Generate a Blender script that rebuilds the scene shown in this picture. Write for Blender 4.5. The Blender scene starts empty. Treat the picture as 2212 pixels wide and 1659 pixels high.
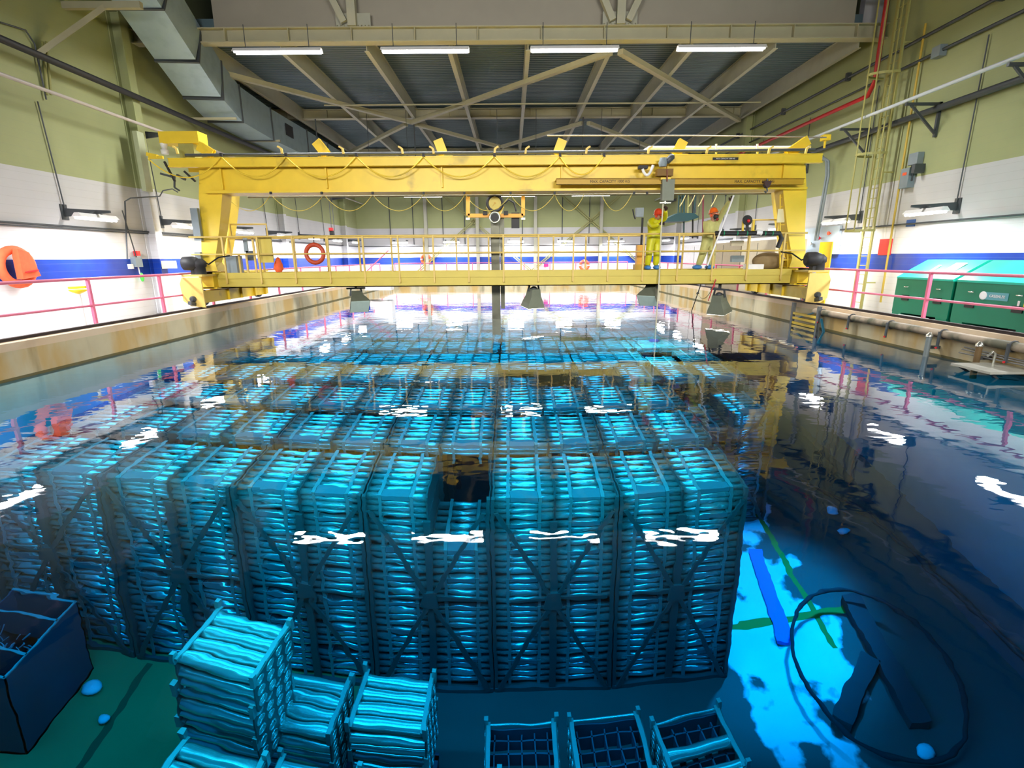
import bpy, math, random
from mathutils import Vector, Matrix
random.seed(7)
SC = bpy.context.scene
COL = SC.collection
# ---------------------------------------------------------------- camera, exposure, world, big lights
F = 1100.0; P = math.radians(14); RL = math.radians(0.4); H = 2.1
cam = bpy.data.cameras.new('camera'); camo = bpy.data.objects.new('camera', cam); COL.objects.link(camo)
cam.sensor_width = 36.0; cam.lens = 36.0*F/2212.0; cam.clip_start = 0.02; cam.clip_end = 200
cp, sp, cr, sr = math.cos(P), math.sin(P), math.cos(RL), math.sin(RL)
fw = Vector((0, cp, -sp)); dn = Vector((0, -sp, -cp)); X1 = Vector((1, 0, 0))
rt = X1*cr + dn*sr; up = X1*sr - dn*cr
M3 = Matrix((rt, up, -fw)).transposed()
camo.matrix_world = Matrix.Translation((0, 0, H)) @ M3.to_4x4()
SC.camera = camo
vs = SC.view_settings
SC.display_settings.display_device = 'sRGB'
vs.view_transform = 'Standard'; vs.look = 'None'; vs.gamma = 1.0; vs.use_curve_mapping = False
vs.exposure = 0.0
w = bpy.data.worlds.new('world'); SC.world = w; w.use_nodes = True
w.node_tree.nodes['Background'].inputs[0].default_value = (0.75, 0.85, 1.0, 1)
w.node_tree.nodes['Background'].inputs[1].default_value = 0.02
cy = SC.cycles
cy.use_denoising = True; cy.max_bounces = 9; cy.diffuse_bounces = 3; cy.glossy_bounces = 4
cy.transmission_bounces = 6; cy.transparent_max_bounces = 8; cy.volume_bounces = 0
cy.caustics_reflective = False; cy.caustics_refractive = False
cy.sample_clamp_indirect = 6.0
def area(name, loc, size, energy, color=(1, 1, 1), target=None, rot=None, spread=180):
    l = bpy.data.lights.new(name, 'AREA'); l.shape = 'RECTANGLE'; l.size, l.size_y = size; l.energy = energy; l.color = color
    l.spread = math.radians(spread)
    o = bpy.data.objects.new(name, l); COL.objects.link(o); o.location = loc
    if target is not None:
        o.rotation_euler = (Vector(target)-Vector(loc)).to_track_quat('-Z', 'Y').to_euler()
    elif rot: o.rotation_euler = rot
    return o
# added fill lamps, unseen behind the camera, lighting the near half of the hall
area('near_hall_fill', (-5, -4.5, 6.2), (5, 2), 620, (1, .97, .9), (-3, 16, 1.0), spread=85)
area('near_hall_fill', (5, -4.5, 6.2), (5, 2), 620, (1, .97, .9), (3, 16, 1.0), spread=85)
# added fill lamps without fixtures under the surface, standing in for hall light
area('added_pool_fill', (-1.5, 12.0, -0.25), (15, 9), 1700, (.6, .88, 1), (-1.5, 12.0, -9))
area('added_pool_fill', (-.5, 24, -0.25), (15, 13), 1800, (.6, .9, 1), (-.5, 24, -9))
area('added_pool_fill', (-2.4, 5.0, -0.25), (13, .06), 1600, (.6, .95, .88), (-2.4, 7.6, -7.0))
area('added_pool_fill', (-1.5, 3.6, -0.3), (9, .3), 330, (.5, .82, 1), (-1.5, 5.4, -7.5))
# ---------------------------------------------------------------- pixel -> place on a plane of the hall
def ray(x, y):
    u = (x-1106)/F; v = (y-829.5)/F
    return fw + rt*u - up*v
def AY(x, y, Y):
    d = ray(x, y); t = Y/d.y; return Vector((t*d.x, Y, H+t*d.z))
def AX(x, y, X):
    d = ray(x, y); t = X/d.x; return Vector((X, t*d.y, H+t*d.z))
def AZ(x, y, z):
    d = ray(x, y); t = (z-H)/d.z; return Vector((t*d.x, t*d.y, z))
# ---------------------------------------------------------------- materials
MATS = {}
def mat(name, col, rough=.55, metal=0.0, var=.10, scale=6.0, bump=0.0, emit=0, col2=None, fac2=(.55, .65), scale2=1.5, coat=0):
    if name in MATS: return MATS[name]
    m = bpy.data.materials.new(name); m.use_nodes = True; nt = m.node_tree; N = nt.nodes; L = nt.links
    b = N['Principled BSDF']
    tc = N.new('ShaderNodeTexCoord')
    nz = N.new('ShaderNodeTexNoise'); nz.inputs['Scale'].default_value = scale; nz.inputs['Detail'].default_value = 4
    L.new(tc.outputs['Object'], nz.inputs['Vector'])
    mx = N.new('ShaderNodeMix'); mx.data_type = 'RGBA'
    a = tuple(max(0, c*(1-var)) for c in col); c2 = tuple(min(1, c*(1+var)) for c in col)
    mx.inputs[6].default_value = (*a, 1); mx.inputs[7].default_value = (*c2, 1)
    L.new(nz.outputs['Fac'], mx.inputs[0]); out = mx.outputs[2]
    if col2:
        n2 = N.new('ShaderNodeTexNoise'); n2.inputs['Scale'].default_value = scale2; n2.inputs['Detail'].default_value = 6
        L.new(tc.outputs['Object'], n2.inputs['Vector'])
        r = N.new('ShaderNodeMapRange'); r.inputs[1].default_value = fac2[0]; r.inputs[2].default_value = fac2[1]
        L.new(n2.outputs['Fac'], r.inputs[0])
        m2 = N.new('ShaderNodeMix'); m2.data_type = 'RGBA'; L.new(r.outputs[0], m2.inputs[0]); L.new(out, m2.inputs[6])
        m2.inputs[7].default_value = (*col2, 1); out = m2.outputs[2]
    L.new(out, b.inputs['Base Color'])
    b.inputs['Roughness'].default_value = rough; b.inputs['Metallic'].default_value = metal
    if coat: b.inputs['Coat Weight'].default_value = coat
    if bump:
        bp = N.new('ShaderNodeBump'); bp.inputs['Strength'].default_value = bump; bp.inputs['Distance'].default_value = .02
        L.new(nz.outputs['Fac'], bp.inputs['Height']); L.new(bp.outputs['Normal'], b.inputs['Normal'])
    if emit:
        b.inputs['Emission Color'].default_value = (*col, 1); b.inputs['Emission Strength'].default_value = emit
    MATS[name] = m; return m
def node_mat(name):
    m = bpy.data.materials.new(name); m.use_nodes = True
    return m, m.node_tree.nodes, m.node_tree.links, m.node_tree.nodes['Principled BSDF']
def math_n(N, L, op, a, b=None, c=None):
    n = N.new('ShaderNodeMath'); n.operation = op
    for i, v in enumerate((a, b, c)):
        if v is None: continue
        if isinstance(v, (int, float)): n.inputs[i].default_value = v
        else: L.new(v, n.inputs[i])
    return n.outputs[0]
def mixc(N, L, f, a, b):
    n = N.new('ShaderNodeMix'); n.data_type = 'RGBA'
    for i, v in ((0, f), (6, a), (7, b)):
        if isinstance(v, (int, float)): n.inputs[i].default_value = v
        elif isinstance(v, tuple): n.inputs[i].default_value = (*v, 1)
        else: L.new(v, n.inputs[i])
    return n.outputs[2]
def pos_xyz(N, L):
    g = N.new('ShaderNodeNewGeometry'); s = N.new('ShaderNodeSeparateXYZ'); L.new(g.outputs['Position'], s.inputs[0])
    return g.outputs['Position'], s.outputs[0], s.outputs[1], s.outputs[2]
def noise(N, L, vec, scale, detail=4, dim=None, stretch=None):
    if stretch:
        mp = N.new('ShaderNodeMapping'); mp.inputs['Scale'].default_value = stretch; L.new(vec, mp.inputs['Vector']); vec = mp.outputs[0]
    n = N.new('ShaderNodeTexNoise'); n.inputs['Scale'].default_value = scale; n.inputs['Detail'].default_value = detail
    L.new(vec, n.inputs['Vector']); return n.outputs['Fac']
def wall_material():
    m, N, L, b = node_mat('painted_block_wall')
    p, x, y, z = pos_xyz(N, L)
    nz = noise(N, L, p, 1.2, 5)
    white = mixc(N, L, nz, (.74, .75, .80), (.84, .84, .87))
    grey = mixc(N, L, nz, (.50, .51, .53), (.60, .60, .61))
    green = mixc(N, L, nz, (.31, .35, .165), (.39, .42, .21))
    blue = mixc(N, L, noise(N, L, p, 3), (.005, .03, .30), (.01, .07, .48))
    out = mixc(N, L, math_n(N, L, 'GREATER_THAN', z, 1.58), white, blue)
    out = mixc(N, L, math_n(N, L, 'GREATER_THAN', z, 2.12), out, white)
    out = mixc(N, L, math_n(N, L, 'GREATER_THAN', z, 2.92), out, grey)
    out = mixc(N, L, math_n(N, L, 'GREATER_THAN', z, 4.32), out, green)
    # faint block courses
    zz = math_n(N, L, 'FRACT', math_n(N, L, 'MULTIPLY', z, 5.0))
    ln = math_n(N, L, 'LESS_THAN', zz, .05)
    out = mixc(N, L, math_n(N, L, 'MULTIPLY', ln, .18), out, (.25, .25, .22))
    L.new(out, b.inputs['Base Color'])
    rg = math_n(N, L, 'MULTIPLY_ADD', math_n(N, L, 'GREATER_THAN', z, 2.92), .35, .35)
    L.new(rg, b.inputs['Roughness'])
    return m
def pool_wall_material():
    m, N, L, b = node_mat('stained_pool_concrete')
    p, x, y, z = pos_xyz(N, L)
    base = mixc(N, L, noise(N, L, p, 2.0, 6), (.50, .45, .30), (.68, .62, .44))
    st = noise(N, L, p, .9, 5, stretch=(1, 1, .35))
    r = N.new('ShaderNodeMapRange'); r.inputs[1].default_value = .47; r.inputs[2].default_value = .60; L.new(st, r.inputs[0])
    base = mixc(N, L, math_n(N, L, 'MULTIPLY', r.outputs[0], .75), base, (.55, .34, .08))
    st2 = noise(N, L, p, 1.7, 5, stretch=(1, 1, .2))
    r2 = N.new('ShaderNodeMapRange'); r2.inputs[1].default_value = .56; r2.inputs[2].default_value = .70; L.new(st2, r2.inputs[0])
    base = mixc(N, L, math_n(N, L, 'MULTIPLY', r2.outputs[0], .6), base, (.16, .14, .08))
    tide = math_n(N, L, 'LESS_THAN', math_n(N, L, 'ABSOLUTE', math_n(N, L, 'SUBTRACT', z, .015)), .035)
    base = mixc(N, L, math_n(N, L, 'MULTIPLY', tide, .9), base, (.09, .08, .02))
    lip = math_n(N, L, 'GREATER_THAN', z, .52)
    base = mixc(N, L, math_n(N, L, 'MULTIPLY', lip, .6), base, (.80, .62, .48))
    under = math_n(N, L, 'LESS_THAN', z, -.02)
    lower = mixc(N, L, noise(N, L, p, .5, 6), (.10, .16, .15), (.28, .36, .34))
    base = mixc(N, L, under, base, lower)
    L.new(base, b.inputs['Base Color']); b.inputs['Roughness'].default_value = .75
    return m
def pool_floor_material():
    m, N, L, b = node_mat('silted_pool_floor')
    p, x, y, z = pos_xyz(N, L)
    clean = mixc(N, L, noise(N, L, p, 1.5, 5), (.55, .62, .62), (.80, .86, .86))
    silt = noise(N, L, p, 1.1, 8)
    side = N.new('ShaderNodeMapRange'); side.inputs[1].default_value = 5.4; side.inputs[2].default_value = 7.0; L.new(x, side.inputs[0])
    near = N.new('ShaderNodeMapRange'); near.inputs[1].default_value = 8.3; near.inputs[2].default_value = 6.6; L.new(y, near.inputs[0])
    left = N.new('ShaderNodeMapRange'); left.inputs[1].default_value = 4.2; left.inputs[2].default_value = 3.6; L.new(x, left.inputs[0])
    bias = math_n(N, L, 'ADD', math_n(N, L, 'MULTIPLY', side.outputs[0], .45), math_n(N, L, 'MULTIPLY', near.outputs[0], .14))
    bias = math_n(N, L, 'ADD', bias, math_n(N, L, 'MULTIPLY', left.outputs[0], .5))
    s = math_n(N, L, 'ADD', silt, bias)
    r = N.new('ShaderNodeMapRange'); r.inputs[1].default_value = .60; r.inputs[2].default_value = .66; L.new(s, r.inputs[0])
    dark = mixc(N, L, noise(N, L, p, .8, 5), (.02, .05, .04), (.045, .09, .07))
    lf = N.new('ShaderNodeMapRange'); lf.inputs[1].default_value = -1.5; lf.inputs[2].default_value = -3.5; L.new(x, lf.inputs[0])
    dark = mixc(N, L, lf.outputs[0], dark, mixc(N, L, noise(N, L, p, .9, 5), (.06, .17, .045), (.14, .29, .08)))
    out = mixc(N, L, r.outputs[0], clean, dark)
    # painted green lines on the floor
    def line(coord, at, w, lo=None, oc=None, a=None, bb=None):
        f = math_n(N, L, 'LESS_THAN', math_n(N, L, 'ABSOLUTE', math_n(N, L, 'SUBTRACT', coord, at)), w)
        if oc is not None:
            f = math_n(N, L, 'MULTIPLY', f, math_n(N, L, 'GREATER_THAN', oc, a)); f = math_n(N, L, 'MULTIPLY', f, math_n(N, L, 'LESS_THAN', oc, bb))
        return f
    l1 = line(x, 5.98, .055, oc=y, a=8.0, bb=30.0); l2 = line(y, 8.68, .07, oc=x, a=3.9, bb=6.6)
    l3 = line(x, -6.57, .05, oc=y, a=3.0, bb=7.7)
    out = mixc(N, L, l1, out, (.07, .20, .01)); out = mixc(N, L, l2, out, (.07, .22, .01)); out = mixc(N, L, l3, out, (.03, .08, .02))
    L.new(out, b.inputs['Base Color']); b.inputs['Roughness'].default_value = .8
    return m
def water_material():
    m = bpy.data.materials.new('pool_water'); m.use_nodes = True; N = m.node_tree.nodes; L = m.node_tree.links
    for n in list(N):
        if n.type != 'OUTPUT_MATERIAL': N.remove(n)
    out = [n for n in N if n.type == 'OUTPUT_MATERIAL'][0]
    g = N.new('ShaderNodeBsdfRefraction'); g.inputs['IOR'].default_value = 1.333; g.inputs['Roughness'].default_value = 0.0
    gl = N.new('ShaderNodeBsdfGlossy'); gl.inputs['Roughness'].default_value = 0.0; gl.inputs['Color'].default_value = (1, 1, 1, 1)
    fr = N.new('ShaderNodeFresnel'); fr.inputs['IOR'].default_value = 1.333
    mxs = N.new('ShaderNodeMixShader')
    f2 = math_n(N, L, 'MULTIPLY_ADD', fr.outputs[0], 2.0, .6)
    fm = N.new('ShaderNodeMath'); fm.operation = 'MULTIPLY'; fm.use_clamp = True; L.new(fr.outputs[0], fm.inputs[0]); L.new(f2, fm.inputs[1])
    L.new(fm.outputs[0], mxs.inputs[0]); L.new(g.outputs[0], mxs.inputs[1]); L.new(gl.outputs[0], mxs.inputs[2])
    geo = N.new('ShaderNodeNewGeometry'); p = geo.outputs['Position']
    a = noise(N, L, p, .55, 2, stretch=(1, 1.5, 1)); c = noise(N, L, p, 2.2, 2, stretch=(1, 1.4, 1)); d = noise(N, L, p, 5.0, 1, stretch=(1, 1.3, 1))
    h = math_n(N, L, 'ADD', math_n(N, L, 'MULTIPLY', a, WA), math_n(N, L, 'MULTIPLY', c, WB))
    h = math_n(N, L, 'ADD', h, math_n(N, L, 'MULTIPLY', d, WC))
    bp = N.new('ShaderNodeBump'); bp.inputs['Strength'].default_value = 1.0; bp.inputs['Distance'].default_value = 1.0
    L.new(h, bp.inputs['Height']); [L.new(bp.outputs['Normal'], q.inputs['Normal']) for q in (g, gl, fr)]
    L.new(mxs.outputs[0], out.inputs['Surface'])
    va = N.new('ShaderNodeVolumeAbsorption'); va.inputs['Density'].default_value = .40
    va.inputs['Color'].default_value = (0.0, .825, .96, 1)
    L.new(va.outputs[0], out.inputs['Volume'])
    return m
WA, WB, WC = .008, .0024, .0008
def deck_material():
    m, N, L, b = node_mat('corrugated_roof_deck')
    p, x, y, z = pos_xyz(N, L)
    wv = N.new('ShaderNodeMath'); wv.operation = 'SINE'; L.new(math_n(N, L, 'MULTIPLY', y, 2*math.pi/.19), wv.inputs[0])
    col = mixc(N, L, noise(N, L, p, .7, 3), (.075, .125, .155), (.11, .17, .20))
    gro = N.new('ShaderNodeMapRange'); gro.inputs[1].default_value = .55; gro.inputs[2].default_value = .95; L.new(wv.outputs[0], gro.inputs[0])
    col = mixc(N, L, math_n(N, L, 'MULTIPLY', gro.outputs[0], .6), col, (.05, .08, .10))
    L.new(col, b.inputs['Base Color']); b.inputs['Roughness'].default_value = .5
    bp = N.new('ShaderNodeBump'); bp.inputs['Distance'].default_value = .04; L.new(wv.outputs[0], bp.inputs['Height']); L.new(bp.outputs[0], b.inputs['Normal'])
    return m
YEL = mat('crane_yellow', (.84, .60, .04), .42, 0, .12, 2.5, 0, 0, (.50, .36, .04), (.60, .72), 1.2)
YEL2 = mat('walkway_yellow', (.60, .48, .08), .5, 0, .10, 3)
ORG = mat('runway_ochre', (.50, .30, .01), .5, 0, .12, 4)
RAILY = mat('railing_yellow', (.66, .48, .13), .5)
PINK = mat('pink_paint', (.72, .16, .28), .45)
STEEL = mat('stainless_steel', (.72, .74, .68), .20, .82, .12, 9)
STEELD = mat('dull_stainless_frame', (.04, .085, .08), .5, .3, .15, 5)
STRAP = mat('strap_steel', (.20, .28, .26), .4, .4)
BLK = mat('black_rubber', (.015, .015, .018), .6)
DGREY = mat('dark_grey_steel', (.07, .08, .09), .5, .3)
GREY = mat('grey_enamel', (.22, .27, .30), .5)
GALV = mat('galvanised_duct', (.42, .54, .61), .38, .5, .10, 3, 0, 0, (.37, .48, .55), (.45, .65), 3)
BEIGE = mat('beige_painted_steel', (.40, .38, .26), .5, 0, .1, 3)
JOIST = mat('joist_paint', (.42, .42, .34), .5, 0, .1, 3)
OLIVE = mat('olive_painted_steel', (.30, .30, .10), .55)
LADR = mat('ladder_olive', (.38, .36, .12), .5)
RED = mat('pipe_red', (.42, .01, .01), .4)
WHITE = mat('white_enamel', (.82, .82, .84), .4)
ORANGE = mat('life_ring_orange', (.85, .11, .03), .5)
ORANGE2 = mat('orange_cloth', (.85, .14, .05), .8, 0, .2, 12)
REDRING = mat('life_ring_red', (.50, .06, .02), .5)
GREENB = mat('job_box_green', (.003, .19, .11), .35, 0, .1, 2)
GREENL = mat('job_box_lid_green', (.01, .42, .31), .35, 0, .1, 2)
TUBE = mat('lamp_tube', (1, .98, .95), .5, emit=14)
TUBEW = mat('wall_lamp_tube', (1, .97, 1), .5, emit=10)
LENS = mat('floodlight_lens', (1, .98, .92), .3, emit=6)
CONC = mat('grey_concrete', (.40, .40, .38), .8, 0, .15, 2, .1)
PANEL = mat('taupe_cladding', (.36, .33, .27), .6, 0, .1, 1.2)
LILAC = mat('pale_cladding', (.42, .42, .46), .6)
TEAL = mat('teal_enamel', (.002, .045, .055), .4)
SUIT1 = mat('yellow_rainwear', (.62, .60, .01), .45, 0, .2, 8, .3)
SUIT2 = mat('khaki_coverall', (.56, .54, .20), .7, 0, .15, 9, .3)
GLOVE = mat('brown_glove', (.055, .025, .02), .7)
SKIN = mat('skin', (.45, .22, .14), .55)
HAT1 = mat('red_hard_hat', (.72, .06, .02), .3)
HAT2 = mat('orange_hard_hat', (.88, .15, .02), .3)
BLUEC = mat('blue_boot_cover', (.05, .22, .62), .6)
SIGNR = mat('sign_red', (.70, .02, .03), .4)
SIGNB = mat('sign_blue', (.01, .10, .42), .4)
SIGNY = mat('sign_yellow', (.90, .70, .02), .4)
PAPER = mat('paper_cream', (.85, .78, .50), .7)
TXT = mat('black_lettering', (.03, .015, .005), .6)
TXTW = mat('white_lettering', (.8, .85, .9), .5)
MASTM = mat('mast_weathered', (.10, .10, .07), .4, .4, .5, 3)
CREAM = mat('cream_cabinet', (.62, .55, .40), .6)
ORGF = mat('orange_frame', (.78, .36, .03), .5)
BINM = mat('bin_dark_steel', (.03, .06, .09), .6, .2, .2, 2)
ROPE = mat('rope', (.5, .42, .2), .8)
LIME = mat('lime_tag', (.1, .8, .1), .5)
# ---------------------------------------------------------------- mesh builder
class MB:
    def __init__(s): s.v = []; s.f = []; s.sm = []
    def add(s, vs, fs, smooth=False):
        n = len(s.v); s.v += [tuple(a) for a in vs]; s.f += [tuple(i+n for i in f) for f in fs]; s.sm += [smooth]*len(fs); return s
    def box(s, a, b):
        (x0, y0, z0), (x1, y1, z1) = a, b
        x0, x1 = min(x0, x1), max(x0, x1); y0, y1 = min(y0, y1), max(y0, y1); z0, z1 = min(z0, z1), max(z0, z1)
        v = [(x0,y0,z0),(x1,y0,z0),(x1,y1,z0),(x0,y1,z0),(x0,y0,z1),(x1,y0,z1),(x1,y1,z1),(x0,y1,z1)]
        return s.add(v, [(0,3,2,1),(4,5,6,7),(0,1,5,4),(1,2,6,5),(2,3,7,6),(3,0,4,7)])
    def cbox(s, c, d): return s.box([c[i]-d[i]/2 for i in range(3)], [c[i]+d[i]/2 for i in range(3)])
    def bar(s, p, q, w, h, upv=(0, 0, 1)):
        p, q = Vector(p), Vector(q); d = (q-p).normalized(); u = Vector(upv)
        if abs(d.dot(u)) > .98: u = Vector((0, 1, 0))
        sd = d.cross(u).normalized(); u = sd.cross(d)
        v = [e+sd*a*w/2+u*b*h/2 for e in (p, q) for a, b in ((-1,-1),(1,-1),(1,1),(-1,1))]
        return s.add(v, [(0,3,2,1),(4,5,6,7),(0,1,5,4),(1,2,6,5),(2,3,7,6),(3,0,4,7)])
    def ibeam(s, p, q, w, h, t=.02, upv=(0, 0, 1)):
        p, q = Vector(p), Vector(q); u = Vector(upv); d = (q-p).normalized(); sd = d.cross(u).normalized(); u = sd.cross(d)
        for o in (h/2-t/2, -h/2+t/2): s.bar(p+u*o, q+u*o, w, t, upv)
        return s.bar(p, q, t, h-2*t, upv)
    def tube(s, pts, r, n=10, cap=True, closed=False):
        pts = [Vector(p) for p in pts]; m = len(pts); rings = []; prev = None
        rs = r if isinstance(r, (list, tuple)) else [r]*m
        for i, p in enumerate(pts):
            if closed: d = (pts[(i+1) % m]-pts[i-1])
            else: d = (pts[min(i+1, m-1)]-pts[max(i-1, 0)])
            d = d.normalized() if d.length > 1e-9 else Vector((0, 0, 1))
            if prev is None: u = d.orthogonal().normalized()
            else: u = (prev-d*prev.dot(d)).normalized()
            prev = u; w_ = d.cross(u)
            rings.append([p+(u*math.cos(2*math.pi*k/n)+w_*math.sin(2*math.pi*k/n))*rs[i] for k in range(n)])
        v = [a for rg in rings for a in rg]; f = []
        for i in range(m if closed else m-1):
            j = (i+1) % m
            for k in range(n): f.append((i*n+k, i*n+(k+1) % n, j*n+(k+1) % n, j*n+k))
        s.add(v, f, True)
        if cap and not closed:
            s.add(rings[0], [tuple(range(n))[::-1]]); s.add(rings[-1], [tuple(range(n))])
        return s
    def lathe(s, c, axis, prof, n=20, smooth=True, cap=True):
        c = Vector(c); a = Vector(axis).normalized(); u = a.orthogonal().normalized(); w_ = a.cross(u); v = []; f = []
        for (r, z) in prof:
            for k in range(n): v.append(c+a*z+(u*math.cos(2*math.pi*k/n)+w_*math.sin(2*math.pi*k/n))*r)
        for i in range(len(prof)-1):
            for k in range(n): f.append((i*n+k, i*n+(k+1) % n, (i+1)*n+(k+1) % n, (i+1)*n+k))
        s.add(v, f, smooth)
        if cap and prof[0][0] > 1e-6: s.add(v[:n], [tuple(range(n))[::-1]])
        if cap and prof[-1][0] > 1e-6: s.add(v[-n:], [tuple(range(n))])
        return s
    def prism(s, poly, off):
        off = Vector(off); a = [Vector(p) for p in poly]; b = [p+off for p in a]; n = len(a)
        f = [tuple(range(n))[::-1], tuple(range(n, 2*n))]+[(i, (i+1) % n, (i+1) % n+n, i+n) for i in range(n)]
        return s.add(a+b, f)
    def ell(s, c, r, n=16, m=10):
        c = Vector(c); v = []; f = []
        for i in range(m+1):
            t = math.pi*i/m
            for k in range(n): v.append(c+Vector((r[0]*math.sin(t)*math.cos(2*math.pi*k/n), r[1]*math.sin(t)*math.sin(2*math.pi*k/n), r[2]*math.cos(t))))
        for i in range(m):
            for k in range(n): f.append((i*n+k, (i+1)*n+k, (i+1)*n+(k+1) % n, i*n+(k+1) % n))
        return s.add(v, f, True)
    def mesh(s, name, mt):
        me = bpy.data.meshes.new(name); me.from_pydata(s.v, [], s.f)
        me.polygons.foreach_set('use_smooth', s.sm); me.materials.append(mt); me.update(); return me
    def build(s, name, mt, parent=None, loc=None):
        o = bpy.data.objects.new(name, s.mesh(name, mt)); COL.objects.link(o)
        if parent is not None: o.parent = parent
        if loc: o.location = loc
        return o
def tag(o, label=None, cat=None, group=None, kind=None):
    for k, v in (('label', label), ('category', cat), ('group', group), ('kind', kind)):
        if v: o[k] = v
    return o
def thing(name, label, cat, loc=(0, 0, 0), rz=0, group=None):
    o = bpy.data.objects.new(name, None); COL.objects.link(o); o.empty_display_size = .1
    o.location = loc; o.rotation_euler = (0, 0, rz); return tag(o, label, cat, group)
def part(name, mb, mt, parent, base=None):
    """part whose mesh is given in world coordinates; parent sits at base"""
    if base is None: base = parent.get('_b', None)
    o = mb.build(name, mt, parent); return o
def copy_tree(o, parent=None):
    c = o.copy(); COL.objects.link(c); c.parent = parent
    for ch in list(o.children): copy_tree(ch, c)
    return c
def rel(parent):
    """mesh written in world coordinates -> place under a parent Empty whose transform is a pure translation"""
    return tuple(-Vector(parent.location))
def bw(name, mb, mt, parent):
    o = mb.build(name, mt, parent); o.location = -Vector(parent.location); return o
def bw2(name, mb, mt, parent):   # sub-part under a part placed with bw
    return mb.build(name, mt, parent)
def struct(name, mb, mt): return tag(mb.build(name, mt), kind='structure')
def text(name, s, size, loc, rot, mt, parent, extr=.003, align='CENTER'):
    c = bpy.data.curves.new(name, 'FONT'); c.body = s; c.size = size; c.extrude = extr; c.align_x = align; c.align_y = 'CENTER'
    c.materials.append(mt)
    o = bpy.data.objects.new(name, c); COL.objects.link(o)
    me = bpy.data.meshes.new_from_object(o); bpy.data.objects.remove(o)
    me.materials.clear(); me.materials.append(mt)
    o = bpy.data.objects.new(name, me); COL.objects.link(o); o.location = loc; o.rotation_euler = rot; o.parent = parent; return o
ORD = ['first', 'second', 'third', 'fourth', 'fifth', 'sixth', 'seventh', 'eighth', 'ninth', 'tenth', 'eleventh', 'twelfth', 'thirteenth', 'fourteenth', 'fifteenth', 'sixteenth']
def cat_curve(p, q, sag, n=12):
    p, q = Vector(p), Vector(q)
    return [p.lerp(q, i/n)-Vector((0, 0, sag*4*(i/n)*(1-i/n))) for i in range(n+1)]
# ================================================================ the setting
XW = 12.0; YE = 41.5; YN = -7.0; PX = 9.0; PY0 = .6; PY1 = 39.8; ZC = .66; ZF = .30; ZB = -9.1
WALL = wall_material(); PW = pool_wall_material(); PF = pool_floor_material()
struct('wall_left', MB().box((-XW-.3, YN, ZF-.3), (-XW, YE+.3, 14)), WALL)
struct('wall_right', MB().box((XW, YN, ZF-.3), (XW+.3, YE+.3, 14)), WALL)
struct('wall_back', MB().box((-XW, YE, ZF-.3), (XW, YE+.3, 14)), WALL)
struct('wall_near', MB().box((-XW, YN-.3, ZF-.3), (XW, YN, 14)), WALL)
fl = MB(); fl.box((-XW, YN, ZF-.3), (-PX-.4, YE, ZF)); fl.box((PX+.4, YN, ZF-.3), (XW, YE, ZF)); fl.box((-PX-.4, PY1+.4, ZF-.3), (PX+.4, YE, ZF)); fl.box((-PX-.4, YN, ZF-.3), (PX+.4, PY0-.4, ZF))
struct('floor', fl, CONC)
struct('wall_pool_left', MB().box((-PX-.4, PY0-.4, ZB-.3), (-PX, PY1+.4, ZC)), PW)
struct('wall_pool_right', MB().box((PX, PY0-.4, ZB-.3), (PX+.4, PY1+.4, ZC)), PW)
struct('wall_pool_back', MB().box((-PX, PY1, ZB-.3), (PX, PY1+.4, ZC)), PW)
struct('wall_pool_near', MB().box((-PX, PY0-.4, ZB-.3), (PX, PY0, ZC)), PW)
struct('floor_pool', MB().box((-PX, PY0, ZB-.3), (PX, PY1, ZB)), PF)
struct('ceiling', MB().box((-XW, 18.75, 9.25), (XW, YE, 9.6)), deck_material())
struct('ceiling_high', MB().box((-XW, YN, 13.7), (XW, 18.8, 14)), mat('dark_roof_paint', (.07, .07, .06), .8))
struct('wall_upper', MB().box((-9.5, 18.75, 9.6), (XW-.9, 19.0, 13.7)).box((-9.5, 18.7, 9.18), (XW-.9, 18.75, 13.7)), PANEL)
struct('wall_upper_right', MB().box((XW-.62, 18.72, 9.3), (XW, 18.98, 13.7)), LILAC)
# sill at the foot of the right pool wall
struct('trim_pool_right', MB().box((8.35, PY0, ZB), (PX, PY1, ZB+.35)), mat('dark_sill', (.05, .09, .09), .8))
# the water
wb = MB().box((-PX-.02, PY0-.02, ZB-.05), (PX+.02, PY1+.02, 0.0))
wo = wb.build('pool_water', water_material()); tag(wo, 'clear blue-green pool water with gentle ripples', 'water', kind='stuff')
# columns on side walls
def column(X, Y, lab, z1=9.3):
    s = -1 if X < 0 else 1
    t = thing('wall_column', lab, 'column', (X, Y, ZF))
    m = MB(); x = X-s*.2
    m.ibeam((x, Y, ZF), (x, Y, z1), .32, .38, .03, (1, 0, 0)); bw('shaft', m, WALL, t)
    m = MB().box((X-s*.42, Y-.2, ZF), (X, Y+.2, ZF+.03)); bw('base_plate', m, DGREY, t)
YC = [17.5, 27.5, 37.5]
for i, y in enumerate(YC):
    column(-XW, y, ['olive steel column on left wall under the duct, nearest the gantry', 'olive steel column on left wall behind the gantry leg', 'olive steel column on left wall nearest the end wall'][i])
    if i: column(XW, y, ['', 'steel column on right wall behind the gantry', 'steel column on right wall nearest the end wall'][i])
for i, x in enumerate((-6.6, -2.6, 1.9, 7.0)):
    t = thing('wall_column', 'slim grey column on the end wall, %s from the left' % ORD[i], 'column', (x, YE, ZF))
    bw('shaft', MB().ibeam((x, YE-.17, ZF), (x, YE-.17, 9.3), .24, .3, .02, (0, 1, 0)), JOIST, t)
    bw('base_plate', MB().box((x-.2, YE-.36, ZF), (x+.2, YE, ZF+.03)), DGREY, t)
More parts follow.
